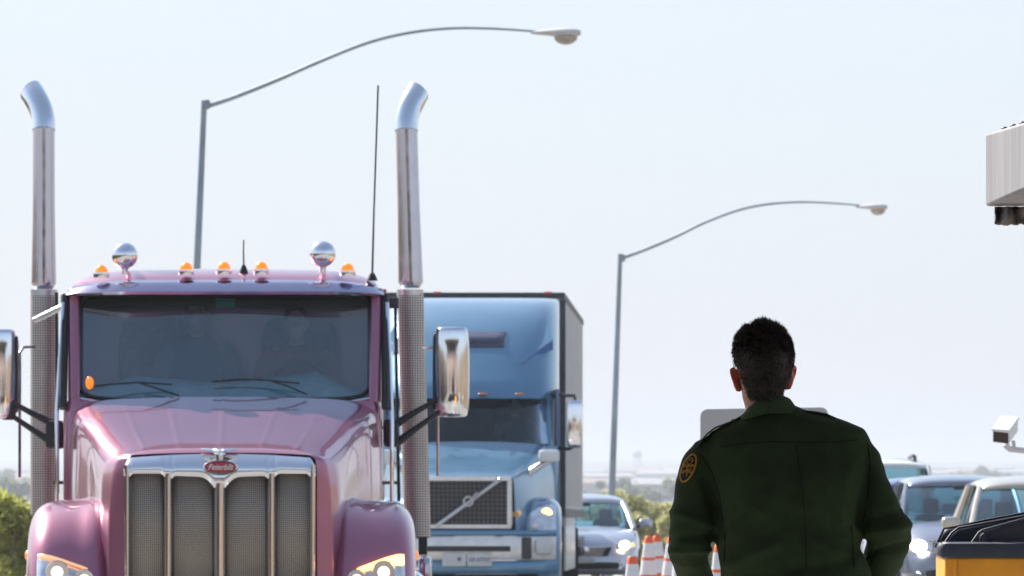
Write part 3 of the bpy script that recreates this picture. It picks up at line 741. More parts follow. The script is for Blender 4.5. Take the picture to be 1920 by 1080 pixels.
# ================================================================== TRUCK 2 (blue with trailer)
def c2(Y): return -.607+.010*(Y-100)
def S2(x, Y, z): return Vector((c2(Y)+x, Y, z))
g2 = gz(100)
T2 = thing('semi_truck', 'blue aerodynamic semi truck with diagonal grille bar hauling a pale box trailer', 'truck', (c2(100), 100, g2), 0, 'semi trucks queuing in the lane')
H2 = [
 (100.04, [(0,1.56),(.4,1.56),(.58,1.545),(.625,1.50),(.64,1.3),(.65,1.0),(.66,.8)]),
 (100.25, [(0,1.62),(.4,1.62),(.62,1.60),(.69,1.54),(.74,1.35),(.78,1.1),(.8,.8)]),
 (100.9,  [(0,1.76),(.45,1.755),(.74,1.73),(.83,1.66),(.90,1.42),(.93,1.15),(.95,.8)]),
 (101.5,  [(0,1.93),(.5,1.92),(.88,1.89),(.98,1.82),(1.05,1.5),(1.06,1.2),(1.08,.8)]),
 (101.95, [(0,2.03),(.5,2.02),(.95,1.99),(1.06,1.92),(1.15,1.6),(1.17,1.2),(1.18,.8)]),
]
rows = []
for y, pts in H2:
    d = dens(pts, 30); rows.append([S2(-x, y, z) for x, z in reversed(d)]+[S2(x, y, z) for x, z in d if x > 0])
MB().grid(rows).obj('hood', M['blue'], T2, ang=60)
FP2 = dens([(.66,-.10),(.80,-.02),(.95,.0),(1.08,-.01),(1.18,-.05),(1.24,-.12),(1.26,-.2),(1.265,-.3)], 18); FP2[0] = (.66, -.10)
def f2(sg, x, dr, t):
    f = lambda c: math.copysign(abs(c)**.75, c)
    return S2(sg*x, 101.15-(1.02+dr)*f(math.cos(t)), .42+(.86+dr)*f(math.sin(t)))
for sg in (-1, 1):
    MB().grid([[f2(sg, x, dr, R(-20+200*i/30)) for x, dr in FP2] for i in range(31)]).obj('fender', M['blue'], T2, ang=60, solid=.006)
    rows = []
    for i in range(13):
        s = i/12; x = .80+.40*s; lo, hi = 20+2*s, 36+26*s**.7
        dr = min(FP2, key=lambda q: abs(q[0]-x))[1]
        rows.append([f2(sg, x, dr+.012, R(lo+(hi-lo)*j/8)) for j in range(9)])
    hl = MB().grid(rows).obj('headlight', M['lens'], T2, ang=60)
    p = P(1025, 963, 100.35); p.x = c2(100.35)+sg*(p.x-c2(100.35))
    MB().ell(p, (.075, .03, .075)).obj('turn_signal', M['amber_lit'], hl)
    p = P(1002, 987, 100.1); p.x = c2(100.35)+sg*(p.x-c2(100.35))
    MB().ell(p, (.055, .03, .06)).obj('reflector', M['conewhite'], hl)
    wheel(T2, S2(sg*1.02, 101.15, g2+.52), .52, .28, chrome='alu')
    for y in (106.0, 107.3): wheel(T2, S2(sg*.98, y, g2+.5), .51, .55, chrome='alu')
# grille
fr = MB()
za, zb_, hw = PZ(893, 100), PZ(992, 100), .6
out = [(-hw, zb_), (hw, zb_), (hw, za), (-hw, za)]; t_ = .06
for (x0, x1, z0, z1) in ((-hw, hw, za-t_, za), (-hw, hw, zb_, zb_+t_), (-hw, -hw+t_, zb_+t_, za-t_), (hw-t_, hw, zb_+t_, za-t_)):
    fr.box(c2(100)+x0, c2(100)+x1, 99.93, 100.06, z0, z1)
gf = fr.obj('grille_surround', M['bumper'], T2, bevel=.015)
gm = mesh_mat('grille_mesh_coarse', (.10, .09, .09), (.012, .012, .013), .06)
MB().box(c2(100)-.56, c2(100)+.56, 99.99, 100.02, zb_+.04, za-.04).obj('grille_mesh', gm, gf)
MB().tube([P(818, 986, 99.92), P(938, 899, 99.92)], .028, 8).obj('diagonal_bar', M['alu'], gf)
em = MB(); c_ = P(878, 940, 99.9); em.tube([c_+Vector((.06*math.cos(q), -.02, .06*math.sin(q))) for q in [2*math.pi*k/20 for k in range(21)]], .014, 6); em.obj('emblem', M['alu'], gf)
em = MB(); em.tube([c_+Vector((.06, -.03, .06)), c_+Vector((.12, -.03, .12))], .012, 6); em.obj('emblem_arrow', M['alu'], gf)
MB().box(PX(961, 100.1), PX(973, 100.1), 100.0, 100.05, PZ(968, 100), PZ(960, 100)).obj('marker', M['gold'], T2)
# bumper
def bmp(z0, z1, hw, y0, name, m, dep=.3):
    rows = []
    for i in range(17):
        s = -1+2*i/16; y = y0+.35*abs(s)**5
        rows.append([S2(hw*s, y+dep, z1), S2(hw*s, y+.02, z1), S2(hw*s, y, z1-.03), S2(hw*s, y, z0+.03), S2(hw*s, y+.02, z0), S2(hw*s, y+dep, z0)])
    return MB().grid(rows).obj(name, m, T2, ang=50)
bmp(PZ(1005, 100), PZ(994, 100), 1.2, 99.86, 'bumper_top', M['blue'])
bmp(PZ(1050, 100), PZ(1006, 100), 1.2, 99.82, 'bumper', M['bumper'])
bmp(PZ(1076, 100), PZ(1051, 100), 1.22, 99.84, 'lower_valance', M['blue'])
bmp(g2+.15, PZ(1077, 100), 1.1, 99.95, 'air_dam', M['blk'])
MB().box(PX(796, 99.8), PX(957, 99.8), 99.80, 99.83, PZ(1034, 99.8), PZ(1024, 99.8)).obj('bumper_slot', M['blk'], T2, bevel=.01)
for sg in (-1, 1):
    MB().sbox(S2(sg*1.03, 99.98, PZ(1025, 100)), (.12, .12, .11)).obj('fog_lamp', M['plate'], T2)
    MB().box(c2(100)+sg*.8-.07, c2(100)+sg*.8+.07, 99.84, 99.90, PZ(1048, 100), PZ(1007, 100)).obj('bumper_insert', M['darkmet'], T2, bevel=.02)
p1 = MB().box(PX(829, 99.7), PX(873, 99.7), 99.77, 99.785, PZ(1062, 99.7), PZ(1038, 99.7)).obj('licence_plate', M['plate'], T2, bevel=.004)
MB().lathe(P(861, 1048, 99.765), [(.03, 0), (.026, -.004)], 12, 'y').obj('plate_emblem', M['platetxt'], p1)
p2 = MB().box(PX(876, 99.7), PX(922, 99.7), 99.77, 99.785, PZ(1062, 99.7), PZ(1038, 99.7)).obj('licence_plate', M['plate'], T2, bevel=.004)
text_mesh('plate_number', 'AP 47757', .085, M['platetxt'], p2, P(899, 1050, 99.76), extrude=.002, sx=.85)
# windshield, cab, fairing
zw0, zw1 = 1.98, PZ(744, 102.3)
MB().loft([rr(c2(103.5), 1.16, 101.95, 105.6, g2+.9, .15), rr(c2(103.5), 1.2, 101.95, 105.6, 1.6, .15), rr(c2(103.5), 1.2, 102.0, 105.6, 1.97, .15)]).obj('cab_body', M['blue'], T2)
rows = []
for i in range(15):
    s = -1+2*i/14; rows.append([S2(1.07*s, 101.92+.4*q+.25*s**4, zw0+(zw1-zw0)*q) for q in [j/5 for j in range(6)]])
ws2 = MB().grid(rows).obj('windshield', M['glass_dark'], T2, ang=60)
MB().tube([rows[0][-1], *[r[-1] for r in rows[1:]]], .03, 6).obj('window_gasket', M['blk'], ws2)
MB().tube([r[0]+Vector((0, -.01, 0)) for r in rows], .02, 6).obj('window_gasket', M['blk'], ws2)
for sg in (-1, 1):
    MB().tube([S2(sg*1.09, 102.2, zw0-.05), S2(sg*1.09, 102.55, zw1+.05)], .05, 8).obj('pillar', M['blue'], T2)
    MB().box(c2(104)+sg*1.19-.02, c2(104)+sg*1.19+.02, 102.35, 105.6, 1.95, 2.75).obj('door_glass', M['bluedk'], T2)
MB().box(c2(104)-1.1, c2(104)+1.1, 103.6, 103.65, 1.95, 2.75).obj('rear_wall', M['cabin'], T2)
MB().box(c2(104)-1.05, c2(104)+1.05, 102.3, 102.7, 1.90, 2.02).obj('dashboard', M['cabin'], T2, bevel=.03)
for sx in (-.55, .55): MB().sbox((c2(103)+sx, 103.2, 2.15), (.25, .1, .35)).obj('seat', M['seat'], T2)
def fy(z):
    pts = [(2.62, 102.15), (2.75, 102.22), (3.0, 102.5), (3.4, 102.95), (3.7, 103.4), (3.9, 103.85), (3.98, 104.1), (4.05, 104.6)]
    for (a, ya), (b, yb) in zip(pts, pts[1:]):
        if z <= b: return ya+(yb-ya)*(z-a)/(b-a)
    return pts[-1][1]
def fx(s, z):      # s -1..1 across the front
    k = (z-2.62)/1.4; a = abs(s)
    return math.copysign(a*(1.05), s), .10*a*a+.16*a**6
zs = [2.62, 2.66, 2.75, 2.9, 3.1, 3.3, 3.5, 3.7, 3.85, 3.95, 4.01, 4.05]
rings = []
for z in zs:
    ring = [S2(-1.22, 105.9, z), S2(-1.22, fy(z)+1.2, z), S2(-1.19, fy(z)+.7, z)]
    for i in range(17):
        s = -1+2*i/16; x, dy = fx(s, z); ring.append(S2(x, fy(z)+dy, z))
    ring += [S2(1.19, fy(z)+.7, z), S2(1.22, fy(z)+1.2, z), S2(1.22, 105.9, z)]
    rings.append(ring)
fa = MB().loft(rings).obj('roof_fairing', M['blue'], T2, ang=50)
rows = []
for i in range(9):
    s = -1+2*i/8; rows.append([S2(.5*s*(1 if q > .5 else .94), fy(z)+.10*(s*.45)**2-.012, z) for q, z in ((0, PZ(650, 103)), (.5, PZ(634, 103)), (1, PZ(621, 103)))])
MB().grid(rows).obj('skylight', mat('tinted_skylight', (.04, .045, .08), .25, coat=.3), fa, solid=.01)
for sg in (-1, 1):
    def fp(u, v, off=-.02):
        Y = 103.0
        for _ in range(4):
            z = PZ(v, Y); x = PX(u, Y)-c2(Y); a = min(1, abs(x)/1.05); Y = fy(z)+.10*a*a+.16*a**6
        return S2(sg*x, Y+off, z)
    MB().prism([fp(978, 680, -.012), fp(1018, 590, -.012), fp(1037, 636, -.03)], (0, .05, 0)).obj('fairing_facet', M['blue'], fa)
    MB().prism([fp(972, 686, -.008), fp(979, 681, -.016), fp(1037, 637, -.036), fp(1037, 656, .02), fp(1012, 664, .0)], (0, .05, 0)).obj('fairing_recess', M['bluedk'], fa)  # darker blue paints in the shade of the recess
    MB().box(c2(104)+sg*1.2-.03, c2(104)+sg*1.2+.03, 102.9, 105.9, g2+.95, 2.63).obj('sleeper_side', M['blue'], T2)
    # big mirrors
    m = MB().sbox(S2(sg*1.44, 102.3, PZ(795, 102.3)), (.11, .09, .33)).obj('mirror', M['chrome'], T2, ang=70)
    MB().tube([S2(sg*1.12, 102.5, PZ(738, 102.3)), S2(sg*1.30, 102.35, PZ(741, 102.3)), S2(sg*1.44, 102.3, PZ(742, 102.3)), S2(sg*1.45, 102.3, PZ(752, 102.3))], .025, 8).obj('mirror_arm', M['blk'], m)
    MB().tube([S2(sg*1.14, 102.5, PZ(838, 102.3)), S2(sg*1.36, 102.3, PZ(842, 102.3)), S2(sg*1.44, 102.3, PZ(836, 102.3))], .025, 8).obj('mirror_arm', M['blk'], m)
    # hood mirror
    m = MB().sbox(S2(sg*1.10, 100.9, PZ(855, 100.9)), (.14, .08, .085)).obj('hood_mirror', M['conewhite'], T2)
    MB().tube([S2(sg*1.16, 100.92, PZ(862, 100.9)), S2(sg*.98, 100.9, PZ(872, 100.9)), S2(sg*.84, 100.85, PZ(885, 100.9)), S2(sg*.80, 100.85, PZ(896, 100.9))], [.02, .045, .05, .05], 8).obj('mirror_arm', M['alu'], m)
for u in (777, 845, 905, 975):
    MB().ell(P(u, 739, 102.15), (.065, .03, .016)).obj('marker_light', M['amber_dim'], fa)
ch = MB(); ch.box(c2(103)-.45, c2(103)-.35, 100.5, 108.5, g2+.75, g2+1.0); ch.box(c2(103)+.35, c2(103)+.45, 100.5, 108.5, g2+.75, g2+1.0); ch.obj('chassis', M['darkmet'], T2)
# trailer: loft along y with slight yaw
TY0, TY1 = 106.6, 122.8
def tx(Y): return -.545+(Y-107)*.0265
zt_a, zt_b = PZ(548.5, TY0), PZ(600, TY1)
def ztt(Y): return zt_a+(zt_b-zt_a)*(Y-TY0)/(TY1-TY0)
def tring(Y, a, b, hw, dz0=0): return [Vector((tx(Y)-hw, Y, a)), Vector((tx(Y)+hw, Y, a)), Vector((tx(Y)+hw, Y, b)), Vector((tx(Y)-hw, Y, b))]
tr = MB().loft([tring(Y, gz(Y)+1.15, ztt(Y)-.03, 1.29) for Y in (TY0, 110, 114, 118, TY1)]).obj('trailer', M['trailer'], T2, bevel=.01)
MB().loft([tring(Y, ztt(Y)-.09, ztt(Y), 1.305) for Y in (TY0-.02, TY1+.02)]).obj('top_rail', M['darkmet'], tr)
for sg in (-1, 1):
    MB().box(tx(TY0)+sg*1.28-.04, tx(TY0)+sg*1.28+.04, TY0-.025, TY0+.08, g2+1.1, zt_a-.1).obj('corner_post', M['darkmet'], tr)
    MB().loft([[Vector((tx(Y)+sg*1.24, Y, gz(Y)+.35)), Vector((tx(Y)+sg*1.27, Y, gz(Y)+.35)), Vector((tx(Y)+sg*1.27, Y, gz(Y)+1.13)), Vector((tx(Y)+sg*1.24, Y, gz(Y)+1.13))] for Y in (109.5, 113, 117)]).obj('side_skirt', M['bumper'], tr)
    MB().loft([[Vector((tx(Y)+sg*1.295-.01, Y, gz(Y)+1.14)), Vector((tx(Y)+sg*1.295+.02, Y, gz(Y)+1.14)), Vector((tx(Y)+sg*1.295+.02, Y, gz(Y)+1.26)), Vector((tx(Y)+sg*1.295-.01, Y, gz(Y)+1.26))] for Y in (TY0, 114, TY1)]).obj('bottom_rail', M['darkmet'], tr)
    rl = MB()
    for k in range(26):
        Y = TY0+.5+k*.6; rl.box(tx(Y)+sg*1.292-.004, tx(Y)+sg*1.292+.004, Y, Y+.04, gz(Y)+1.3, ztt(Y)-.12)
    rl.obj('side_posts', M['bumper'], tr)
    for Y in (119.4, 120.7): wheel(T2, (tx(Y)+sg*1.0, Y, gz(Y)+.5), .5, .5)
for sg, u in ((1, 1028), (-1, 820)): MB().box(PX(u-7, TY0), PX(u+7, TY0), TY0-.05, TY0-.021, PZ(552, TY0), PZ(547, TY0)).obj('marker_light', M['red'], tr)
seated_person('driver of the blue truck seen through its windshield', (c2(103)+.62, 103.0, 1.85), M['dirtyshirt'], 1.02)

# ================================================================== cars
def car(name, label, cat, X, Y, paint, hdr=.125, bulb=1.0, W=1.82, H=1.48, hoodz=.98, wsY=(1.25, 2.05), roofend=3.3, rearY=4.1, L_=4.75, lit=None, suv=False, grille='slats', yaw=0, rails=False, driver=None, topw=.62, lights='white_lit', group='cars queuing at the checkpoint'):
    t = thing(name, label, cat, (X, Y, gz(Y+2)+.012), yaw, group)
    hw = W/2; z0 = .22; k = hoodz/.98
    st = [(0.0, .66, .52, .46, .30), (.035, .74, .60, .54, .26), (.10, .82, .68, .62, .22), (.22, .90, .76, .70, .20), (.45, .95, .85, .79, .2), (.8, .985, .92, .87, .2), (wsY[0], 1.0, .99, .93, .2), (2.4, 1.0, 1.01, .955, .2), (3.4, 1.0, 1.02, .97, .2), (rearY, .98, 1.06, .98, .22), (L_-.12, .93, 1.04, .94, .28), (L_, .86, .90, .85, .34)]
    rings = []
    for y, wf, zc, zsd, zb in st:
        h = hw*wf; zc *= k; zsd *= k
        p = [(h*.86, zb), (h*.98, zb+.10), (h, (zb+zsd)/2-.02), (h*.985, zsd-.16), (h*.955, zsd-.06), (h*.87, zsd+.0), (h*.62, zsd+(zc-zsd)*.7), (h*.30, zc)]
        yb = lambda x: y+.10*(abs(x)/hw)**3*(1 if y < .5 else 0)
        rings.append([Vector((x, yb(x), z)) for x, z in p]+[Vector((-x, yb(x), z)) for x, z in reversed(p)])
    MB().loft(rings).obj('body', M[paint], t, ang=50, local=True)
    zb = hoodz*1.0
    # greenhouse
    tw = topw*W/1.82*1.0; bw = hw*.87
    def wsp(s, q): return Vector((s*(bw+(tw-bw)*q), wsY[0]+(wsY[1]-wsY[0])*q+.16*s*s*(1-.3*q), zb-.03+(H-hdr-zb+.03)*(1-(1-q)**1.15)))
    ws = MB().grid([[wsp(-1+2*i/12, j/6) for j in range(7)] for i in range(13)]).obj('windshield', M['carglass'], t, ang=60, local=True)
    rows = []
    for i in range(17):
        s = -1+2*i/16; row = []
        y0 = wsY[1]+.16*s*s*.7
        for j in range(9):
            q = j/8; y = y0-.02+(roofend-y0)*q
            row.append(Vector((s*(tw+.035), y, H-hdr+.005+hdr*(min(1, q*2.6+.0)**.55)*(1-.35*s*s)-.05*abs(s)**6)))
        rows.append(row)
    MB().grid(rows).obj('roof', M[paint], t, ang=60, solid=.03, local=True)
    for sg in (-1, 1):
        MB().tube([wsp(sg*1.01, 0)+Vector((0, .02, -.02)), wsp(sg*1.02, .5), wsp(sg*1.03, 1)], [.045, .036, .036], 8).obj('pillar', M[paint], t, local=True)
        MB().tube([Vector((sg*bw, 2.75, zb-.03)), Vector((sg*(tw+.02), 2.7, H-.1))], .035, 8, sy=1).obj('pillar', M['blk'], t, local=True)
        MB().tube([Vector((sg*bw, rearY-.05, zb-.03)), Vector((sg*(tw+.02), roofend, H-.1))], [.10, .06], 8).obj('pillar', M[paint], t, local=True)
        MB().grid([[Vector((sg*(bw+.015), wsY[0]+.25, zb-.03)), Vector((sg*(bw+.015), rearY-.1, zb-.03))], [Vector((sg*(tw+.025), wsY[1]+.16, H-hdr)), Vector((sg*(tw+.025), roofend, H-.1))]]).obj('side_glass', M['carglass'], t, solid=.004, local=True)
        # mirror
        m = MB().sbox((sg*(hw+.10), wsY[0]+.42, zb+.06), (.115, .075, .075), e=.6).obj('mirror', M[paint], t, ang=70, local=True)
        MB().tube([Vector((sg*(hw-.06), wsY[0]+.42, zb+.0)), Vector((sg*(hw+.05), wsY[0]+.42, zb+.03))], .025, 8).obj('mirror_stalk', M['blk'], m, local=True)
        # headlight
        zc = .70*k; rows = []
        for i in range(9):
            s = i/8; x = hw*(.56+.36*s)
            yy = .035+.06*s+.20*s*s
            h0 = .055+.045*s; row = []
            for j in range(7):
                a = -1+2*j/6; row.append(Vector((sg*x, yy-.035+.05*(a+1)/2*1.6+.02*a*a, zc-.03+.05*s+a*h0)))
            rows.append(row)
        hl = MB().grid(rows).obj('headlight', M['lens'], t, ang=60, solid=.01, local=True)
        if lit:
            MB().ell((sg*hw*.70, .06, zc-.01), (.085*bulb, .05*bulb, .07*bulb), 28, 14).obj('bulb', M[lights], hl, local=True)
        MB().ell((sg*hw*.86, .19, zc+.0), (.03, .04, .035), 10, 6).obj('turn_signal', M['amber_soft'], hl, local=True)
        for y in (.92, L_-1.0):
            wheel(t, (sg*(hw-.12), y, .33), .33*(1.15 if suv else 1), .22, local=True)
        if rails:
            MB().tube([Vector((sg*tw*.80, 2.5, H-.05)), Vector((sg*tw*.80, 2.65, H+.03)), Vector((sg*tw*.80, 3.1, H+.05)), Vector((sg*tw*.80, roofend-.2, H+.02)), Vector((sg*tw*.80, roofend-.1, H-.04))], .03, 8).obj('roof_rail', M['darkmet'], t, local=True)
        MB().sbox((sg*hw*.72, L_-.02, .8*k), (.15, .04, .08)).obj('tail_light', M['red'], t, local=True)
        st_ = MB(); st_.sbox((sg*.36, 2.35, .72*k), (.24, .09, .38)); st_.sbox((sg*.36, 2.36, 1.17*k), (.11, .05, .10)); st_.obj('seat', M['seat'], t, local=True)
    # grille, intake, emblem, plate
    gr = MB()
    for j in range(5): gr.tube([Vector((-hw*.46+.02*j, .0, (.66-.033*j)*k)), Vector((0, -.03, (.655-.033*j)*k)), Vector((hw*.46-.02*j, .0, (.66-.033*j)*k))], .007, 6)
    gb = MB().loft([[Vector((x*wd, y_, z)) for x, z in ((-1, .66*k), (-.85, .51*k), (.85, .51*k), (1, .66*k))] for wd, y_ in ((hw*.47, -.012), (hw*.47, .10))]).obj('grille', M['blk'], t, local=True)
    gr.obj('grille_slats', M['chrome'], gb, local=True)
    MB().lathe((0, -.04, .6*k), [(.03, -.01), (.06, -.008), (.065, .01)], 18, 'y').obj('emblem', M['chrome'], gb, local=True)
    MB().sbox((0, .06, .36*k), (hw*.62, .08, .055), e=.3).obj('lower_intake', M['blk'], t, local=True)
    MB().box(-.15, .15, .0-.035, -.02, .40*k, .47*k).obj('licence_plate', M['plate'], t, local=True)
    MB().box(-hw*.8, hw*.8, wsY[0]+.25, wsY[0]+.75, .72*k, zb-.03).obj('dashboard', M['cabin'], t, bevel=.03, local=True)
    sw = MB().tube([Vector((.36+.17*math.cos(a), wsY[0]+.85, zb-.06+.16*math.sin(a))) for a in [2*math.pi*i/16 for i in range(17)]], .013, 6).obj('steering_wheel', M['blk'], t, local=True)
    MB().box(-.1, .1, wsY[1]-.25, wsY[1]-.22, H-.18, H-.12).obj('inner_mirror', M['blk'], t, bevel=.01, local=True)
    if driver: seated_person(driver, (X+.36, Y+2.15, gz(Y+2)+.48*k), M['dirtyshirt'], .95)
    return t
car('sedan', 'silver sedan half hidden by the box trailer with one headlight lit', 'car', PX(1098, 122), 122, 'silver', H=1.50, lit=1, lights='warm_lit')
car('hatchback', 'slate grey hatchback with bright headlight beside the officer elbow', 'car', PX(1816, 98), 98, 'slate', W=1.84, H=1.665, hoodz=1.06, wsY=(1.05, 1.85), roofend=3.7, lit=1, bulb=1.15, topw=.68, driver='driver in the slate grey hatchback, dark silhouette')
car('minivan', 'beige car cut by the right edge of the photo behind the dumpster', 'car', PX(1968, 84), 84, 'beige', W=1.84, H=1.62, hoodz=1.04, wsY=(1.05, 1.9), roofend=3.7, topw=.63, driver='driver in the beige car at the right edge')
car('compact_car', 'dark blue car mostly hidden directly behind the slate hatchback', 'car', PX(1752, 105.5), 105.5, 'navyp', W=1.82, H=1.68, hoodz=1.02, wsY=(1.1, 1.9), roofend=3.3, topw=.64)
car('sport_utility_vehicle', 'tall white sport utility vehicle with roof rails behind the grey cars', 'suv', PX(1655, 113), 113, 'whitep', W=1.98, H=2.03, hoodz=1.22, wsY=(1.3, 1.95), roofend=4.3, rearY=4.7, L_=5.1, suv=True, rails=True, topw=.72)

# ================================================================== traffic cones
def cone(label, X, Y, H=.95, lean=0):
    t = thing('traffic_cone', label, 'traffic cone', (X, Y, gz(Y)+.012), 0, 'orange and white traffic cones lined up beside the lane')
    r = lambda z: .045+(.145-.045)*(1-z/H)
    def seg(a, b, m, nm, ex=0): MB().lathe((0, 0, 0), [(r(a)+ex, a), (r(b)+ex, b)], 22).obj(nm, m, t, local=True)
    seg(.06, H-.40, M['orange'], 'cone_body'); seg(H-.40, H-.25, M['conewhite'], 'reflective_band', .002); seg(H-.25, H-.22, M['orange'], 'cone_body')
    seg(H-.22, H-.07, M['conewhite'], 'reflective_band', .002)
    MB().lathe((0, 0, 0), [(r(H-.07), H-.07), (r(H), H-.01), (.035, H), (.01, H)], 22).obj('cone_tip', M['orange'], t, local=True)
    MB().prism([(-.19, -.19, 0), (.19, -.19, 0), (.19, .19, 0), (-.19, .19, 0)], (0, 0, .055)).obj('base', M['rubber'], t, bevel=.015, local=True)
    t.rotation_euler = (0, R(lean), 0); return t
c = cone('traffic cone nearest the silver sedan, standing lower and in front of the row', PX(1186, 68), 68, .87)
for i, (u, Y, ln, lab) in enumerate(((1214, 85, 1, 'first tall cone of the row to the right of the silver sedan'), (1235, 87, -1, 'second tall cone of the row, in the middle of the close cluster'),
                           (1254, 84, 2, 'third tall cone of the row, touching the officer elbow in view'), (1276, 83, 0, 'tall cone partly hidden behind the officer left elbow'),
                           (1349, 72, 0, 'cone glimpsed through the gap between officer arm and waist'))):
    k = copy_tree(c, (PX(u, Y), Y, gz(Y)+.012), None, lab); k.rotation_euler = (0, R(ln), 0)
    k.scale = (1.05, 1.05, .95/.87)

# ================================================================== sign seen from behind
t = thing('road_sign', 'blank grey back of a rounded rectangular sign standing behind the officer', 'sign', (PX(1433, 45), 45, 0))
def rrect(x0, x1, z0, z1, r, n=6):
    pts = []
    for (ox, oz, a0) in ((x1-r, z1-r, 0), (x0+r, z1-r, 90), (x0+r, z0+r, 180), (x1-r, z0+r, 270)):
        for k in range(n+1): a = R(a0+90*k/n); pts.append((ox+r*math.cos(a), oz+r*math.sin(a)))
    return pts
x0, x1 = PX(1313, 45), PX(1553, 45); z1 = PZ(765.5, 45)
MB().prism([Vector((x, 45, z-(.016 if x < 0 else 0)+.012*((x-x0)/(x1-x0)-.5))) for x, z in rrect(x0, x1, z1-.62, z1, .045)], (0, .006, 0)).obj('panel', M['signback'], t)
for dx in (.22, .55):
    MB().box(x0+dx-.02, x0+dx+.02, 45.008, 45.05, .0, z1-.1).obj('post', M['steelpole'], t)
MB().box(x0+.05, x1-.05, 45.0, 45.3, 0.01, .05).obj('base', M['darkmet'], t)

# ================================================================== CCTV camera at the right
Yc = 46.0
t = thing('security_camera', 'white box security camera on a bracket arm at the right edge', 'camera', P(1890, 830, Yc))
def hb(dx, dz): return P(1862+dx, 806+dz, Yc)
sh = Vector((.083, .42, .080))      # housing runs away, up and right
def hous(u0, u1, v0, v1, d): return [P(u0, v1, Yc), P(u1, v1+4, Yc), P(u1, v0+2, Yc), P(u0, v0, Yc)]
q = hous(1861, 1892, 806, 829, 0)
MB().loft([q, [p+sh for p in q]]).obj('housing', M['camwhite'], t, bevel=.006)
q = hous(1862.5, 1890.5, 808, 828, 0)
MB().loft([[p+Vector((0, -.012, 0)) for p in q], [p+Vector((0, .01, 0)) for p in q]]).obj('front_glass', mat('brown_glass', (.045, .035, .03), .2), t)
top = hous(1859.5, 1893.5, 803.5, 807.6, 0)
MB().loft([[p+Vector((-.004, -.03, -.003)) for p in top], [p+sh*1.03 for p in top]]).obj('sun_shield', M['camwhite'], t, bevel=.003)
MB().tube([P(1885, 833, Yc+.2), P(1893, 842, Yc+.2), P(1930, 846, Yc+.2), P(1990, 846, Yc+.2)], [.022, .018, .018, .018], 8).obj('arm', M['luminaire'], t)
MB().tube([P(1900, 828, Yc+.25), P(1902, 843, Yc+.2)], .012, 8).obj('arm_joint', M['luminaire'], t)
MB().tube([Vector((PX(1990, Yc), Yc+.2, 0)), Vector((PX(1990, Yc), Yc+.2, 2.6))], .05, 12).obj('pole', M['steelpole'], t)

# ================================================================== street lamps
def lamp(label, Y, top, base_u, arm, head, drop, rp):
    t = thing('street_lamp', label, 'street lamp', (PX(base_u, Y), Y, gz(Y)), 0, 'curved arm street lamps along the road')
    b = Vector((PX(base_u, Y), Y, gz(Y)))
    MB().tube([b, b.lerp(P(*top, Y), .5), P(top[0], top[1]-4, Y)], [rp*1.5, rp*1.2, rp*.85], 14).obj('pole', M['steelpole'], t)
    MB().lathe(b, [(rp*2.6, 0), (rp*2.6, .05), (rp*1.6, .3)], 14).obj('base', M['steelpole'], t)
    c = [P(*a, Y) for a in arm]; pts = []
    for i in range(33):
        s = i/32*(len(c)-1); j = min(int(s), len(c)-2); f = s-j
        a, b1, b2, d = c[max(j-1, 0)], c[j], c[j+1], c[min(j+2, len(c)-1)]
        pts.append(.5*((2*b1)+(b2-a)*f+(2*a-5*b1+4*b2-d)*f*f+(3*b1-a-3*b2+d)*f**3))
    am = MB().tube(pts, [rp*(.72-.42*i/32) for i in range(33)], 10).obj('arm', M['steelpole'], t)
    MB().sbox(P(top[0]+4, top[1]+4, Y), (rp*1.2, rp*1.1, rp*1.5), e=.7).obj('arm_clamp', M['steelpole'], am)
    x0, x1, vt, vb, vd = head; Lh = (x1-x0)/F*Y; zt = PZ(vt, Y); sc = F/Y
    rings = []
    for s, up, dn, w in ((0, .0, .25, .04), (.12, .22, .42, .06), (.3, .5, .62, .11), (.5, .75, .95, .16), (.7, .85, .98, .18), (.88, .72, .92, .15), (.97, .42, .85, .09), (1, .3, .62, .04)):
        ph = (vb-vt)/sc; zc = zt-ph*.45+ph*.45*up; zl = zt-ph*dn if s > 0 else zt-ph*.6
        zl = zt-ph*(.55+.42*dn*(1 if s < .9 else .8))
        a = [Vector((PX(x0, Y)+Lh*s, Y+w*1.0*math.cos(q), (zc+zl)/2+(zc-zl)/2*math.sin(q))) for q in [2*math.pi*k/14 for k in range(14)]]
        rings.append(a)
    hd = MB().loft(rings).obj('lamp_head', M['luminaire'], t, ang=60)
    MB().ell((PX(x0+(x1-x0)*.70, Y), Y, PZ(vb-1, Y)), (Lh*.235, .13, (vd-vb)/sc+.01), z0=-1, z1=.1).obj('lens_bowl', M['lampbowl'], hd)
    return t
lamp('nearer street lamp with long curved arm rising behind the mauve truck', 122, (383, 192), 343, ((386, 200), (440, 182), (520, 150), (600, 115), (690, 80), (770, 61), (850, 53), (930, 54), (1005, 59)), (995, 1089, 51, 70, 84), 1, .055)
lamp('farther street lamp with curved arm standing right of the blue truck', 172, (1163, 480), 1140, ((1166, 484), (1205, 470), (1262, 446), (1320, 418), (1385, 394), (1440, 383), (1500, 379), (1560, 381), (1612, 385)), (1604, 1664, 381, 394, 404), 1, .060)

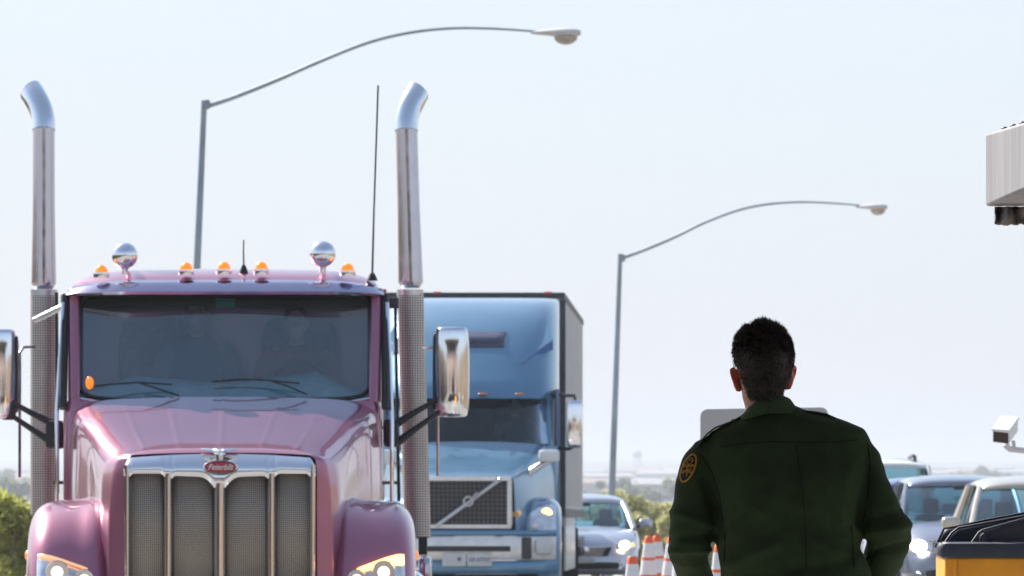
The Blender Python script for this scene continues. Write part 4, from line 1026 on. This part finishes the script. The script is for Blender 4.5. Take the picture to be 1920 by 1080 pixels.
# ================================================================== dumpster
Yd = 28.0
xl = PX(1768, Yd); zr = PZ(1043, Yd)
t = thing('dumpster', 'yellow steel dumpster with ribbed black plastic lids in the lower right corner', 'dumpster', (xl+.9, Yd, .22))
rings = []
for z, e in ((.30, .10), (.45, 0), (zr-.10, 0), (zr, 0)):
    rings.append([Vector((xl+.006+e*.3, Yd-.0+e, z)), Vector((xl+1.8-e*.3, Yd+e, z)), Vector((xl+1.83-e*.3, Yd+1.1, z)), Vector((xl+.036+e*.3, Yd+1.1, z))])
MB().loft(rings).obj('bin_body', M['binyel'], t, bevel=.012)
MB().tube([Vector((xl+.045, Yd-.006, .45)), Vector((xl+.045, Yd-.006, zr-.01))], .008, 8).obj('corner_weld', M['binyel'], t)
for x in (.15, 1.65):
    for y in (.15, .95): MB().lathe((xl+x, Yd+y, .27), [(.05, -.03), (.05, .03)], 14, 'x').obj('caster', M['rubber'], t)
# lid skirt
def DL(u, v, y=Yd-.03): return P(u, v, y)
sk = MB(); rows = []
for i in range(25):
    s = i/24; u = 1767+375*s
    rows.append([DL(u, 1045), DL(u, 1043, Yd-.045), DL(u, 1030, Yd-.05), DL(u, 1021, Yd-.045), DL(u, 1018, Yd-.02), DL(u, 1018, Yd+.05)])
ld = sk.grid(rows).obj('lid', M['binlid'], t, solid=.008, ang=60)
sd = MB(); sd.grid([[Vector((xl+.03*(y-Yd)/1.1, y, PZ(v, Yd))) for v in (1044, 1030, 1019)] for y in (Yd-.04, Yd+.6, Yd+1.12)]); sd.obj('lid_side', M['binlid'], ld, solid=.01)
MB().box(xl+.004, xl+1.78, Yd-.02, Yd+1.1, PZ(1021, Yd), PZ(1019, Yd)).obj('lid_deck', M['binlid'], ld)
# lid top deck: slopes up to the right and back
def deck(u0, v0, u1, v1, y0, y1, m=16):
    return [[P(u0+(u1-u0)*i/m, v0+(v1-v0)*i/m, y0), P(u0+(u1-u0)*i/m, v0+(v1-v0)*i/m-2, (y0+y1)/2), P(u0+(u1-u0)*i/m, v0+(v1-v0)*i/m-4, y1)] for i in range(m+1)]
pl = [(1752, 1020), (1760, 1018), (1850, 1018), (1990, 1014)]
body = MB()
def hump(px, y0, y1, bev, nm='lid_hump'):
    n0, n1 = [P(u, v, Yd+y0) for u, v in px], [P(u+2, v-1, Yd+y1) for u, v in px]
    MB().loft([n0, n1]).obj(nm, M['binlid'], ld, bevel=bev)
    MB().tube([p+Vector((0, -.004, 0)) for p in n0[:-1]], .005, 8).obj('lid_rib', M['binlid'], ld)
hump([(1753, 1026), (1770, 991), (1790, 988), (1850, 975), (1920, 962), (2000, 948), (2080, 962), (2140, 1021)], .62, 1.08, .02)
hump([(1766, 1026), (1785, 999), (1797, 990), (1860, 979), (1920, 968), (2000, 953), (2060, 967), (2120, 1021)], .34, .62, .016)
hump([(1818, 1024), (1836, 998), (1843, 994), (1880, 984), (1920, 973), (1990, 957), (2030, 975), (2080, 1022)], .03, .30, .014)
MB().prism([P(1836, 1016, Yd), P(1838, 1004, Yd), P(1846, 998, Yd), P(1853, 1014, Yd)], (0, .04, 0)).obj('lid_rib', M['binlid'], ld, bevel=.004)

# ================================================================== vegetation
def tree(label, X, Y, h, w, m, n, seed, leaf=.09, name='desert_tree', low=.08, group='desert trees and bushes beside the road', lobes=9, cat='tree'):
    rnd = random.Random(seed); z0 = gz(Y)-.05
    t = thing(name, label, cat, (X, Y, z0), 0, group)
    tr = MB(); ends = []
    for k in range(6):
        a = 2*math.pi*k/6+rnd.random(); r_ = w*.33*rnd.uniform(.5, 1); top = Vector((r_*math.cos(a), r_*math.sin(a), h*rnd.uniform(.55, .85)))
        p0 = Vector((.03*math.cos(a), .03*math.sin(a), 0)); mid = Vector((top.x*.35, top.y*.35, h*.3))
        tr.tube([p0, mid, top], [h*.028, h*.018, h*.006], 7); ends.append(top)
    tr.obj('trunk', M['bark'], t, local=True)
    cr = MB(); L = []
    for k in range(lobes):
        a = rnd.uniform(0, 6.28); q = math.sqrt(rnd.random())
        zz = rnd.uniform(.3, .86); rad = (1-abs(zz-.5)*1.1)
        L.append((Vector((w*.42*q*math.cos(a)*rad, w*.35*q*math.sin(a)*rad, h*zz)), h*rnd.uniform(.12, .22)))
    for _ in range(n):
        c, r_ = rnd.choice(L); d = Vector((rnd.gauss(0, 1), rnd.gauss(0, 1), rnd.gauss(0, 1))).normalized()
        p = c+Vector((d.x*1.3, d.y*1.3, d.z))*r_*rnd.random()**.45
        if p.z < h*low: continue
        u = Vector((rnd.gauss(0, 1), rnd.gauss(0, 1), rnd.gauss(0, 1))).normalized(); v = u.orthogonal().normalized()
        s = leaf*rnd.uniform(.6, 1.4)
        cr.v += [p-u*s, p+v*s*.5, p+u*s, p-v*s*.5]; o = len(cr.v)-4; cr.f.append((o, o+1, o+2, o+3))
    cr.obj('crown', m, t, local=True, fixn=False)
    return t
tree('yellow green palo verde bush left of the mauve truck', PX(18, 100), 100, 1.45, 2.2, M['leafy'], 7000, 1, .06)
tree('paler yellow green bush behind and left of the palo verde', PX(-25, 125), 125, 1.9, 3.0, M['leafy'], 6000, 2, .07)
tree('low olive bush between the mauve truck stack and fender at far left', PX(40, 150), 150, 1.9, 3.2, M['leafo'], 5000, 12, .08)
for i, (u, Y, h, w, lab) in enumerate(((1125, 210, 2.9, 3.6, 'olive bush rising behind the silver sedan roof'), (1185, 225, 2.6, 4.2, 'broad olive bush right of the farther lamp pole'),
        (1238, 200, 2.2, 3.6, 'olive yellow bush above the cone cluster'), (1275, 230, 2.5, 4.0, 'olive bush partly hidden by the officer sleeve'),
        (1215, 270, 3.0, 5.0, 'taller pale bush behind the bushes near the cones'), (1330, 240, 2.8, 4.0, 'bush hidden for the most part behind the officer'))):
    tree(lab, PX(u, Y), Y, h, w, M['leafo'], 9000, 20+i, .075)
for i, (u, Y, h, w, lab) in enumerate(((1160, 1500, 5, 14, 'far hazy tree clump just right of the lamp pole'), (1235, 1400, 5.5, 16, 'far hazy tree clump above the cones'), (1262, 2000, 6, 18, 'far hazy tree clump near the officer shoulder'),
        (1838, 2600, 9, 7, 'far hazy tall tree on the skyline left of the security camera'), (1800, 2600, 7, 16, 'far hazy tree clump on the skyline above the grey cars'), (1872, 2600, 6.5, 16, 'far hazy tree clump below the security camera'), (25, 1300, 6, 14, 'far hazy tree clump at the left edge'), (15, 2200, 8, 22, 'farther hazy tree line at the left edge'))):
    tree(lab, PX(u, Y), Y, h, w, M['leafd'], 1500, 40+i, .6, group='far hazy trees on the valley floor')

# far buildings in the valley
rnd = random.Random(5)
places = [(1108, 2300, 30), (1135, 3100, 40), (1172, 1900, 18), (1210, 2700, 34), (1228, 1750, 16), (1250, 3400, 50), (1185, 4200, 60), (1262, 2150, 22), (1120, 4400, 50), (1240, 4700, 60),
          (1760, 3600, 40), (1788, 4600, 60), (1822, 4000, 50), (1893, 4300, 60), (1850, 5000, 70), (12, 2500, 30), (42, 3400, 40), (22, 1800, 20), (50, 4500, 50), (1275, 4100, 40)]
desc = ['wide', 'long', 'small', 'broad', 'little', 'low']
spot = lambda u: 'left of mauve truck' if u < 100 else ('between trailer and officer' if u < 1500 else 'above grey hatchback')
for i, (u, Y, w) in enumerate(places):
    h = rnd.uniform(2.5, 4.5); z0 = gz(Y)-2.4; X = PX(u, Y); w *= .5
    pm, rm, cw, cr_ = (M['plaster'], M['roofm'], 'pale', 'white roofed') if i % 3 else (M['plaster2'], M['rooft'], 'tan', 'red roofed')
    t = thing('valley_building', f'{desc[i % 6]} {cw} {cr_} valley building, {Y} metres off, {spot(u)}', 'building', (X, Y, z0), rnd.uniform(-.3, .3), 'hazy buildings across the valley')
    MB().box(-w/2, w/2, -8, 8, 0, h+2).obj('wall', pm, t, local=True)
    MB().prism([(-w/2-.5, -8.6, h+2.003), (-w/2-.5, 0, h+3.4), (-w/2-.5, 8.6, h+2.003)], (w+1, 0, 0)).obj('roof', rm, t, local=True)
    for k in range(max(2, int(w/8))):
        x = -w/2+w*(k+.5)/max(2, int(w/8)); MB().box(x-1.1, x+1.1, -8.06, -7.9, h*.45, h*.45+1.8).obj('window', M['cabin'], t, local=True)
t = thing('water_tower', 'faint pale water tower on the far skyline right of the lamp pole', 'water tower', (PX(1195, 5000), 5000, gz(5000)-3))
MB().ell((0, 0, 14.5), (3.4, 3.4, 2.7)).obj('tank', M['plaster'], t, local=True)
for a in range(5): MB().tube([Vector((3*math.cos(a*1.257), 3*math.sin(a*1.257), 0)), Vector((2*math.cos(a*1.257), 2*math.sin(a*1.257), 13))], .4, 6).obj('leg', M['plaster'], t, local=True)
# low hills on the skyline
hr = MB(); rows = []
for i in range(61):
    x = -1500+50*i; hgt = 3+4*noise.noise(Vector((x*.004, 1, 0)))+2.0*noise.noise(Vector((x*.013, 4, 0)))
    rows.append([(x, 7100, 0), (x, 7400, 6+hgt), (x, 7800, 4+hgt*.9), (x, 8300, -2)])
hr.grid(rows).obj('hills', mat('hill_scrub', (.17, .17, .15), .95, var=.3, vscale=.01), None, ang=180)['kind'] = 'structure'

# ================================================================== OFFICER
YO = 21.5
def O(u, v, d=0.0):      # pixel placement on the officer's plane, d metres away from the camera
    return Vector((PX(u, YO), YO+d, PZ(v, YO)))
pxm = YO/F
zfoot = .222
off = thing('person', 'officer in dark green uniform shirt seen from behind with hands on hips', 'person', (O(1480, 0).x, YO, zfoot))
def ringat(uL, uR, v, hd, d=0, tilt=0, n=32, e=.85):
    f = lambda c: math.copysign(abs(c)**e, c)
    c = O((uL+uR)/2, v, d); hw = (uR-uL)/2*pxm
    return [c+Vector((hw*f(math.cos(a)), hd*f(math.sin(a)), tilt*math.cos(a))) for a in [2*math.pi*k/n for k in range(n)]]
def arms_mb(m, ex=0.0, hands=False):
    A = []
    A.append([(1362, 836, .0, .025), (1346, 842, .0, .045), (1330, 854, .0, .058), (1315, 876, .0, .0635), (1306, 915, .0, .0635), (1300, 965, -.005, .0640), (1294, 1010, -.01, .0640), (1291, 1037, .02, .0580), (1300, 1068, .08, .050), (1318, 1096, .14, .043), (1336, 1116, .18, .037)])
    A.append([(1560, 822, .0, .025), (1578, 830, .0, .045), (1594, 844, .0, .060), (1609, 870, .0, .068), (1625, 910, .0, .067), (1645, 955, -.005, .0660), (1663, 990, -.01, .0670), (1668, 1012, .02, .064), (1660, 1045, .08, .060), (1645, 1085, .14, .054), (1632, 1110, .18, .038)])
    for pts in A:
        m.tube([O(u, v, d) for u, v, d, r in pts], [r+ex for u, v, d, r in pts], 20)
sh = MB()
T_ = [(764, 1402, 1490, .060, .012), (773, 1396, 1512, .068, .010), (782, 1382, 1548, .078, .008), (794, 1358, 1594, .092, .0), (808, 1332, 1622, .103, 0), (830, 1320, 1632, .112, 0), (860, 1318, 1634, .120, -.005), (900, 1328, 1630, .128, -.01), (950, 1337, 1622, .130, -.01),
      (1000, 1338, 1616, .128, 0), (1030, 1343, 1613, .126, 0), (1060, 1350, 1629, .128, 0), (1100, 1354, 1640, .134, .005), (1150, 1360, 1632, .138, .01)]
sh.loft([ringat(a, b, v, hd, d, tilt=(.004 if v < 815 else 0)) for v, a, b, hd, d in T_])
arms_mb(sh)
FOLDS = [((1330, 985), (1262, 960), .004, .012), ((1335, 1005), (1258, 1010), -.006, .012), ((1330, 1030), (1262, 1032), .005, .010), ((1320, 900), (1355, 1000), -.006, .016),
         ((1620, 1000), (1700, 985), .005, .013), ((1625, 975), (1690, 955), -.005, .012), ((1640, 1035), (1700, 1018), -.005, .011), ((1630, 880), (1612, 980), -.007, .018),
         ((1360, 1000), (1420, 960), .004, .02), ((1370, 1060), (1450, 1020), .005, .02), ((1600, 1050), (1540, 1020), .004, .02), ((1480, 1070), (1590, 1050), -.005, .018), ((1400, 880), (1380, 960), .003, .02), ((1590, 880), (1570, 980), .003, .02),
         ((1380, 850), (1440, 800), .003, .018), ((1460, 960), (1560, 1000), -.003, .03)]
FW = [(O(*a), O(*b), amp, w) for a, b, amp, w in FOLDS]
def disp(p, n):
    s = 0
    if n.y < .2:
        for a, b, amp, w in FW:
            ab = b-a; t = max(0, min(1, ((p.x-a.x)*ab.x+(p.z-a.z)*ab.z)/(ab.x**2+ab.z**2)))
            dx = p.x-(a.x+ab.x*t); dz = p.z-(a.z+ab.z*t); s += amp*math.exp(-(dx*dx+dz*dz)/(w*w))
    s = s*2.3+.0040*noise.noise(p*9)+.0030*noise.noise(Vector((p.x*22, p.y*14, p.z*34)))
    return s
shm = remesh(sh, .0065, 4, disp)
bvh = BVHTree.FromPolygons([tuple(v) for v in shm.v], shm.f)
shirt = shm.obj('shirt', M['shirt'], off, ang=180)
def proj(u, v, lift=.001):
    o_ = Vector((0, 0, CH)); d = (P(u, v, YO)-o_).normalized(); h = bvh.ray_cast(o_+d*18, d, 6)
    return h[0]+h[1]*lift if h[0] else None
def seam(pts, r=.0016, nm='seam', m=None):
    q = []
    for (a, b) in zip(pts, pts[1:]):
        for k in range(10):
            s = k/10; p = proj(a[0]+(b[0]-a[0])*s, a[1]+(b[1]-a[1])*s)
            if p: q.append(p)
    if len(q) > 2: MB().tube(q, r, 6).obj(nm, m or M['seam'], shirt)
seam([(1352, 838), (1395, 832), (1450, 828), (1520, 830), (1580, 828), (1612, 824)])
seam([(1492, 832), (1502, 900), (1510, 980), (1512, 1078)])
seam([(1312, 851), (1335, 885), (1350, 930), (1356, 985)])
seam([(1626, 830), (1632, 870), (1628, 920), (1618, 985)])
seam([(1360, 1000), (1358, 1060)]); seam([(1596, 985), (1602, 1075)])
# body under the clothes: one continuous skin mesh
bd = MB()
bd.ell(O(1431, 668, .005), (.081, .098, .094), 24, 16)
bd.ell(O(1429, 700, .035), (.074, .078, .085), 20, 14)
bd.ell(O(1426, 728, .085), (.030, .03, .026))      # chin
bd.ell(O(1427, 697, .122), (.012, .018, .022))     # nose
bd.ell(O(1427, 716, .108), (.024, .012, .007)); bd.ell(O(1427, 721, .107), (.020, .012, .007))
for s in (-17, 17): bd.ell(O(1427+s, 682, .095), (.017, .012, .008))
bd.tube([O(1430, 700, .0), O(1431, 740, .012), O(1440, 785, .02), O(1450, 830, .01)], [.064, .061, .054, .07], 24)
bd.loft([ringat(a+24, b-24, v+6, hd-.03, d) for v, a, b, hd, d in T_[3:]])
arms_mb(bd, -.025)
hip = [(1150, 1368, 1624, .125, .01), (1220, 1362, 1628, .135, .005), (1290, 1358, 1634, .13, 0)]
bd.loft([ringat(a, b, v, hd, d) for v, a, b, hd, d in hip])
for sx in (1428, 1566):
    bd.tube([O(sx, 1270, 0), O(sx+(sx-1497)*.15, 1500, -.01), O(sx+(sx-1497)*.3, 1560, -.01), O(sx+(sx-1497)*.35, 1780, .01)], [.088, .062, .058, .042], 18)
for side, (wu, wv, wd) in ((-1, (1336, 1116, .18)), (1, (1632, 1110, .18))):
    w0 = O(wu, wv, wd); inn = 1 if side < 0 else -1
    pc = w0+Vector((inn*.035, .0, -.045)); bd.tube([w0, pc, pc+Vector((inn*.025, -.005, -.035))], [.030, .036, .030], 14, sy=.55)
    for k, ln in enumerate((.068, .076, .072, .056)):
        b0 = pc+Vector((inn*(.035-.012*k), .012-.018*k, -.052+.004*k)); d1 = Vector((inn*.5, -.25, -.75)).normalized(); d2 = Vector((inn*.75, -.3, -.4)).normalized()
        bd.tube([b0-d1*.02, b0+d1*ln*.45, b0+d1*ln*.45+d2*ln*.35, b0+d1*ln*.45+d2*ln*.35+Vector((inn*.012, -.012, -.008))], [.011, .0098, .009, .0075], 10)
    bd.tube([w0+Vector((inn*.015, -.022, -.03)), w0+Vector((inn*.03, -.055, -.045)), w0+Vector((inn*.045, -.078, -.062))], [.013, .011, .0085], 10)
body = remesh(bd, .0065, 3).obj('body', M['skin'], off, ang=180)
# ears (sculpted helix on each side)
for (u, v, sg, tl) in ((1380, 711, -1, -.12), (1483, 707, 1, .12)):
    c = O(u, v, .015); e = MB(); rings = []
    for i in range(13):
        a = 2*math.pi*i/12
    out_ = []
    for k in range(24):
        a = 2*math.pi*k/24; rx = .017*(1+.15*math.sin(a)); rz = .031*(1-.05*math.sin(a))
        out_.append(c+Vector((rx*.45*math.cos(a)+sg*.004*math.sin(a)+tl*.05*math.sin(a), rx*math.cos(a)*.9*1.0, rz*math.sin(a))))
    e.tube(out_+[out_[0]], .0055, 8)
    e.ell(c-Vector((sg*.001, -.002, 0)), (.010, .016, .030), 14, 8); e.ell(c+Vector((-sg*.004, -.006, -.026)), (.007, .008, .010), 10, 6)
    remesh(e, .003, 3).obj('ear', M['earskin'], body, ang=180)
# hair: cap plus thousands of short tapering strands
hb_ = MB()
def headpt(th, ph, r=1.0):
    # th azimuth (0 = toward the camera), ph elevation
    c = O(1430, 668, .008)
    k = math.cos(ph)**(1 if ph > 0 else .62)
    return c+Vector((math.sin(th)*k*.0880*r-(.004*(-ph) if ph < 0 else 0), -math.cos(th)*k*.104*r, math.sin(ph)*(.094 if ph > 0 else .150)*r))
def hairline(th):        # lowest elevation of hair by azimuth
    a = abs(th) if th > 0 else abs(th)*1.45
    base = R(-60) if a < .8 else (R(-60)+(R(-12)+R(60))*(a-.8)/.6 if a < 1.4 else (R(-12) if a < 1.75 else R(-12)+(R(34)+R(12))*min(1, (a-1.75)/.6)))
    return base
rows = []
for i in range(49):
    th = -math.pi+2*math.pi*i/48; lo = hairline(th)
    rows.append([headpt(th, lo+(R(90)-lo)*j/14, (.99 if j == 0 else 1.02)) for j in range(15)])
cap = MB().grid(rows).obj('hair', M['hair'], off, ang=180)
rnd = random.Random(3)
hA, hB = MB(), MB()
for k in range(17000):
    th = rnd.uniform(-math.pi, math.pi); sp = rnd.uniform(-.86, 1); ph = math.asin(sp)
    if ph < hairline(th)+rnd.gauss(0, .04): continue
    p = headpt(th, ph, 1.0); n_ = (p-O(1430, 668, .008)).normalized()
    upw = max(0, ph)/R(90)
    ln = .006+.015*upw**1.2*rnd.uniform(.3, 1.5)+.004*rnd.random()
    clump = Vector((noise.noise(p*38), noise.noise(p*38+Vector((9, 0, 0))), noise.noise(p*38+Vector((0, 7, 0)))))
    d = (n_*(.62+.7*upw)+Vector((0, 0, -.75*(1-upw)))+clump*(.6+.9*upw)+Vector((rnd.gauss(0, .16), rnd.gauss(0, .16), rnd.gauss(0, .16)))).normalized()
    if ph > 0: d = (d+Vector((-.12, .25, .35))*upw).normalized()
    a = d.orthogonal().normalized(); b = d.cross(a); r_ = .0010*rnd.uniform(.7, 1.4)
    q = rnd.uniform(0, 6.28); a, b = a*math.cos(q)+b*math.sin(q), b*math.cos(q)-a*math.sin(q)
    grey = (ph < R(10) and abs(th) > .35 and rnd.random() < .55) or rnd.random() < (.30 if ph < R(0) else .06)
    tgt = hB if grey else hA
    mid = p+d*ln*.55; d2 = (d+Vector((0, .05, -.25 if upw < .3 else .1))).normalized(); tip = mid+d2*ln*.5
    o_ = len(tgt.v)
    tgt.v += [p+a*r_, p-a*r_*.5+b*r_*.87, p-a*r_*.5-b*r_*.87, mid+a*r_*.7, mid-a*r_*.35+b*r_*.6, mid-a*r_*.35-b*r_*.6, tip]
    tgt.f += [(o_+x, o_+y, o_+4-1+(y-0), o_+3+x) for x, y in ((0, 1), (1, 2), (2, 0))]+[(o_+3, o_+4, o_+6), (o_+4, o_+5, o_+6), (o_+5, o_+3, o_+6)]
hA.obj('hair_strands', M['hair'], cap, fixn=False); hB.obj('greying_strands', M['hairgrey'], cap, fixn=False)
# collar
rows = []
for i in range(49):
    a = 2*math.pi*i/48; ca, sa = math.cos(a), math.sin(a)   # a=0 toward the camera
    f = (1-ca)/2
    side = sa     # -1 left .. 1 right in the picture
    vt = 742+f*30+max(0, -side)*18-side*1; vb = 776+f*30+max(0, -side)*15-max(0, side)*4
    top = O(1441+44*side, vt, .012-.066*ca); bot = O(1438+70*side, vb, .010-.086*ca)
    rows.append([top+(O(1441, vt, .012)-top)*.10+Vector((0, 0, -.020)), top+(O(1441, vt, .012)-top)*.03+Vector((0, 0, -.003)), top+Vector((0, 0, .0015)), top.lerp(bot, .15), top.lerp(bot, .5)+Vector((0, -.002*ca, 0)), bot.lerp(top, .08), bot])
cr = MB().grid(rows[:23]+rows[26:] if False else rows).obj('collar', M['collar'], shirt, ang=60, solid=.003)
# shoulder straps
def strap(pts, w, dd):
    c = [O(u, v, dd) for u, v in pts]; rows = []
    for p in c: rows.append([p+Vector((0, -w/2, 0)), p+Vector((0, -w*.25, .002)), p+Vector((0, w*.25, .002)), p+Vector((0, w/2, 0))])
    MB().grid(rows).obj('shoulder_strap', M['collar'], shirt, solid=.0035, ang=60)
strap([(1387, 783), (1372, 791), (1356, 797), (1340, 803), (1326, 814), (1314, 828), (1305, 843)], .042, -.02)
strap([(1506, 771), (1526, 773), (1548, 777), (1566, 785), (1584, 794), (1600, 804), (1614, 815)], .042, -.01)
MB().lathe(O(1374, 789, -.02), [(.006, 0), (.006, .004), (.003, .005)], 12).obj('button', M['gold'], shirt)
# sleeve patch: oval conforming to the sleeve, tilted with it
cu, cv = 1291.5, 878; ang = R(-24)
def ppt(a, r, lift):
    du, dv = 12.5*r*math.cos(a), 28*r*math.sin(a)
    u = cu+du*math.cos(ang)-dv*math.sin(ang)*.6; v = cv+du*math.sin(ang)+dv*math.cos(ang)
    u = cu+du+(-dv)*.36; v = cv+dv
    for sft in range(12):
        p = proj(u+sft*.7, v, lift)
        if p: return p
    return O(u+8, v, -.05)
rows = [[ppt(2*math.pi*i/32, r, .0022) for r in (0.02, .4, .8)] for i in range(32)]
pa = MB().grid(rows, cu=True).obj('sleeve_patch', M['navy'], shirt, solid=.0015)
MB().tube([ppt(2*math.pi*i/32, .9, .0025) for i in range(33)], .0028, 6).obj('patch_border', M['gold'], pa)
seg = MB()
for (a0, r0, a1, r1) in ((2.6, .7, .5, .7), (3.3, .5, 6.0, .6), (2.0, .3, 5.2, .35), (1.2, .6, 4.4, .3), (3.9, .65, 5.3, .62), (2.9, .2, .1, .5)):
    seg.tube([ppt(a0, r0, .004), ppt((a0+a1)/2, .12, .004), ppt(a1, r1, .004)], .0016, 6)
seg.obj('patch_emblem', M['gold'], pa)
try:
    pc = ppt(0, .02, .006); xd = (ppt(0, .7, .006)-ppt(math.pi, .7, .006)).normalized(); zd = (ppt(-math.pi/2, .7, .006)-ppt(math.pi/2, .7, .006)).normalized()
    for k, (tx_, off_) in enumerate((('U.S.', .026), ('BORDER', .006), ('PATROL', -.012))):
        text_mesh('patch_lettering', tx_, .013, M['gold'], pa, pc+zd*off_, xd, zd, extrude=.0008, sx=.8)
except Exception as ex: print('patch text', ex)
# trousers, belt, boots
tr = MB()
tr.loft([ringat(a-5, b+5, v, hd+.012, d) for v, a, b, hd, d in hip])
for sx in (1428, 1566):
    tr.tube([O(sx, 1270, 0), O(sx+(sx-1497)*.15, 1500, -.01), O(sx+(sx-1497)*.3, 1560, -.01), O(sx+(sx-1497)*.35, 1760, .01)], [.105, .082, .078, .070], 18)
remesh(tr, .012, 3).obj('trousers', M['trousers'], off, ang=180)
MB().loft([ringat(1351, 1640, v, .150, .01) for v in (1150, 1180)]).obj('belt', M['boot'], off)
for sx in (1428, 1566):
    x = O(sx+(sx-1497)*.35, 0).x; b = MB(); b.tube([Vector((x, YO+.01, zfoot+.24)), Vector((x, YO+.01, zfoot+.07))], [.062, .058], 16); b.sbox((x, YO+.08, zfoot+.05), (.052, .15, .05), e=.6)
    remesh(b, .012, 3).obj('boot', M['boot'], off, ang=180)

# ================================================================== haze, sky, sun
hz = MB().box(-3400, 3400, -420, 9400, -12, 24)
hm = bpy.data.materials.new('haze'); hm.use_nodes = True; nt = hm.node_tree
nt.nodes.remove(nt.nodes['Principled BSDF']); pv = nt.nodes.new('ShaderNodeVolumePrincipled')
pv.inputs['Color'].default_value = (.565, .61, .69, 1); pv.inputs['Density'].default_value = .00028; pv.inputs['Anisotropy'].default_value = .3
nt.links.new(pv.outputs[0], nt.nodes['Material Output'].inputs['Volume'])
o = hz.obj('haze', hm, None); o['kind'] = 'stuff'

VEIL = 4.75
ELEV, AZ = R(40), R(-40)     # azimuth from +y, negative to the left
wd = bpy.data.worlds.new('World'); scene.world = wd; wd.use_nodes = True; nt = wd.node_tree
bg = nt.nodes['Background']; sky = nt.nodes.new('ShaderNodeTexSky'); sky.sky_type = 'NISHITA'; sky.sun_disc = False
sky.sun_elevation = ELEV; sky.sun_rotation = AZ; sky.air_density = 1.0; sky.dust_density = 1.2; sky.ozone_density = 1.5
# thin high cloud veil over the clear sky: pale near the horizon, blue overhead
geo = nt.nodes.new('ShaderNodeTexCoord'); sx_ = nt.nodes.new('ShaderNodeSeparateXYZ'); nt.links.new(geo.outputs['Generated'], sx_.inputs[0])
vr = nt.nodes.new('ShaderNodeMapRange'); vr.inputs['From Min'].default_value = 0; vr.inputs['From Max'].default_value = .55; vr.inputs['To Min'].default_value = .92; vr.inputs['To Max'].default_value = .2
nt.links.new(sx_.outputs['Z'], vr.inputs['Value'])
cr_ = nt.nodes.new('ShaderNodeValToRGB'); cr_.color_ramp.elements[0].position = 0; cr_.color_ramp.elements[0].color = (.825, .865, .955, 1)
cr_.color_ramp.elements[1].position = .075; cr_.color_ramp.elements[1].color = (.73, .84, .985, 1)
nt.links.new(sx_.outputs['Z'], cr_.inputs[0])
sc_ = nt.nodes.new('ShaderNodeVectorMath'); sc_.operation = 'SCALE'; sc_.inputs['Scale'].default_value = VEIL; nt.links.new(cr_.outputs[0], sc_.inputs[0])
mx_ = nt.nodes.new('ShaderNodeMix'); mx_.data_type = 'RGBA'; nt.links.new(vr.outputs[0], mx_.inputs['Factor']); nt.links.new(sky.outputs[0], mx_.inputs['A']); nt.links.new(sc_.outputs[0], mx_.inputs['B'])
nt.links.new(mx_.outputs['Result'], bg.inputs[0]); bg.inputs[1].default_value = .10
sd_ = bpy.data.lights.new('sun', 'SUN'); sd_.energy = 4.6; sd_.angle = R(.5); sd_.color = (1, .95, .88)
sn = bpy.data.objects.new('sun', sd_); link(sn)
to_sun = Vector((math.sin(AZ)*math.cos(ELEV), math.cos(AZ)*math.cos(ELEV), math.sin(ELEV)))
sn.rotation_euler = to_sun.to_track_quat('Z', 'Y').to_euler()
vs = scene.view_settings; vs.view_transform = 'Standard'; vs.look = 'None'; vs.gamma = 1; vs.exposure = 1.0
cy = scene.cycles; cy.use_denoising = True; cy.max_bounces = 8; cy.transparent_max_bounces = 12; cy.volume_bounces = 1; cy.caustics_reflective = False; cy.caustics_refractive = False
cy.sample_clamp_indirect = 6
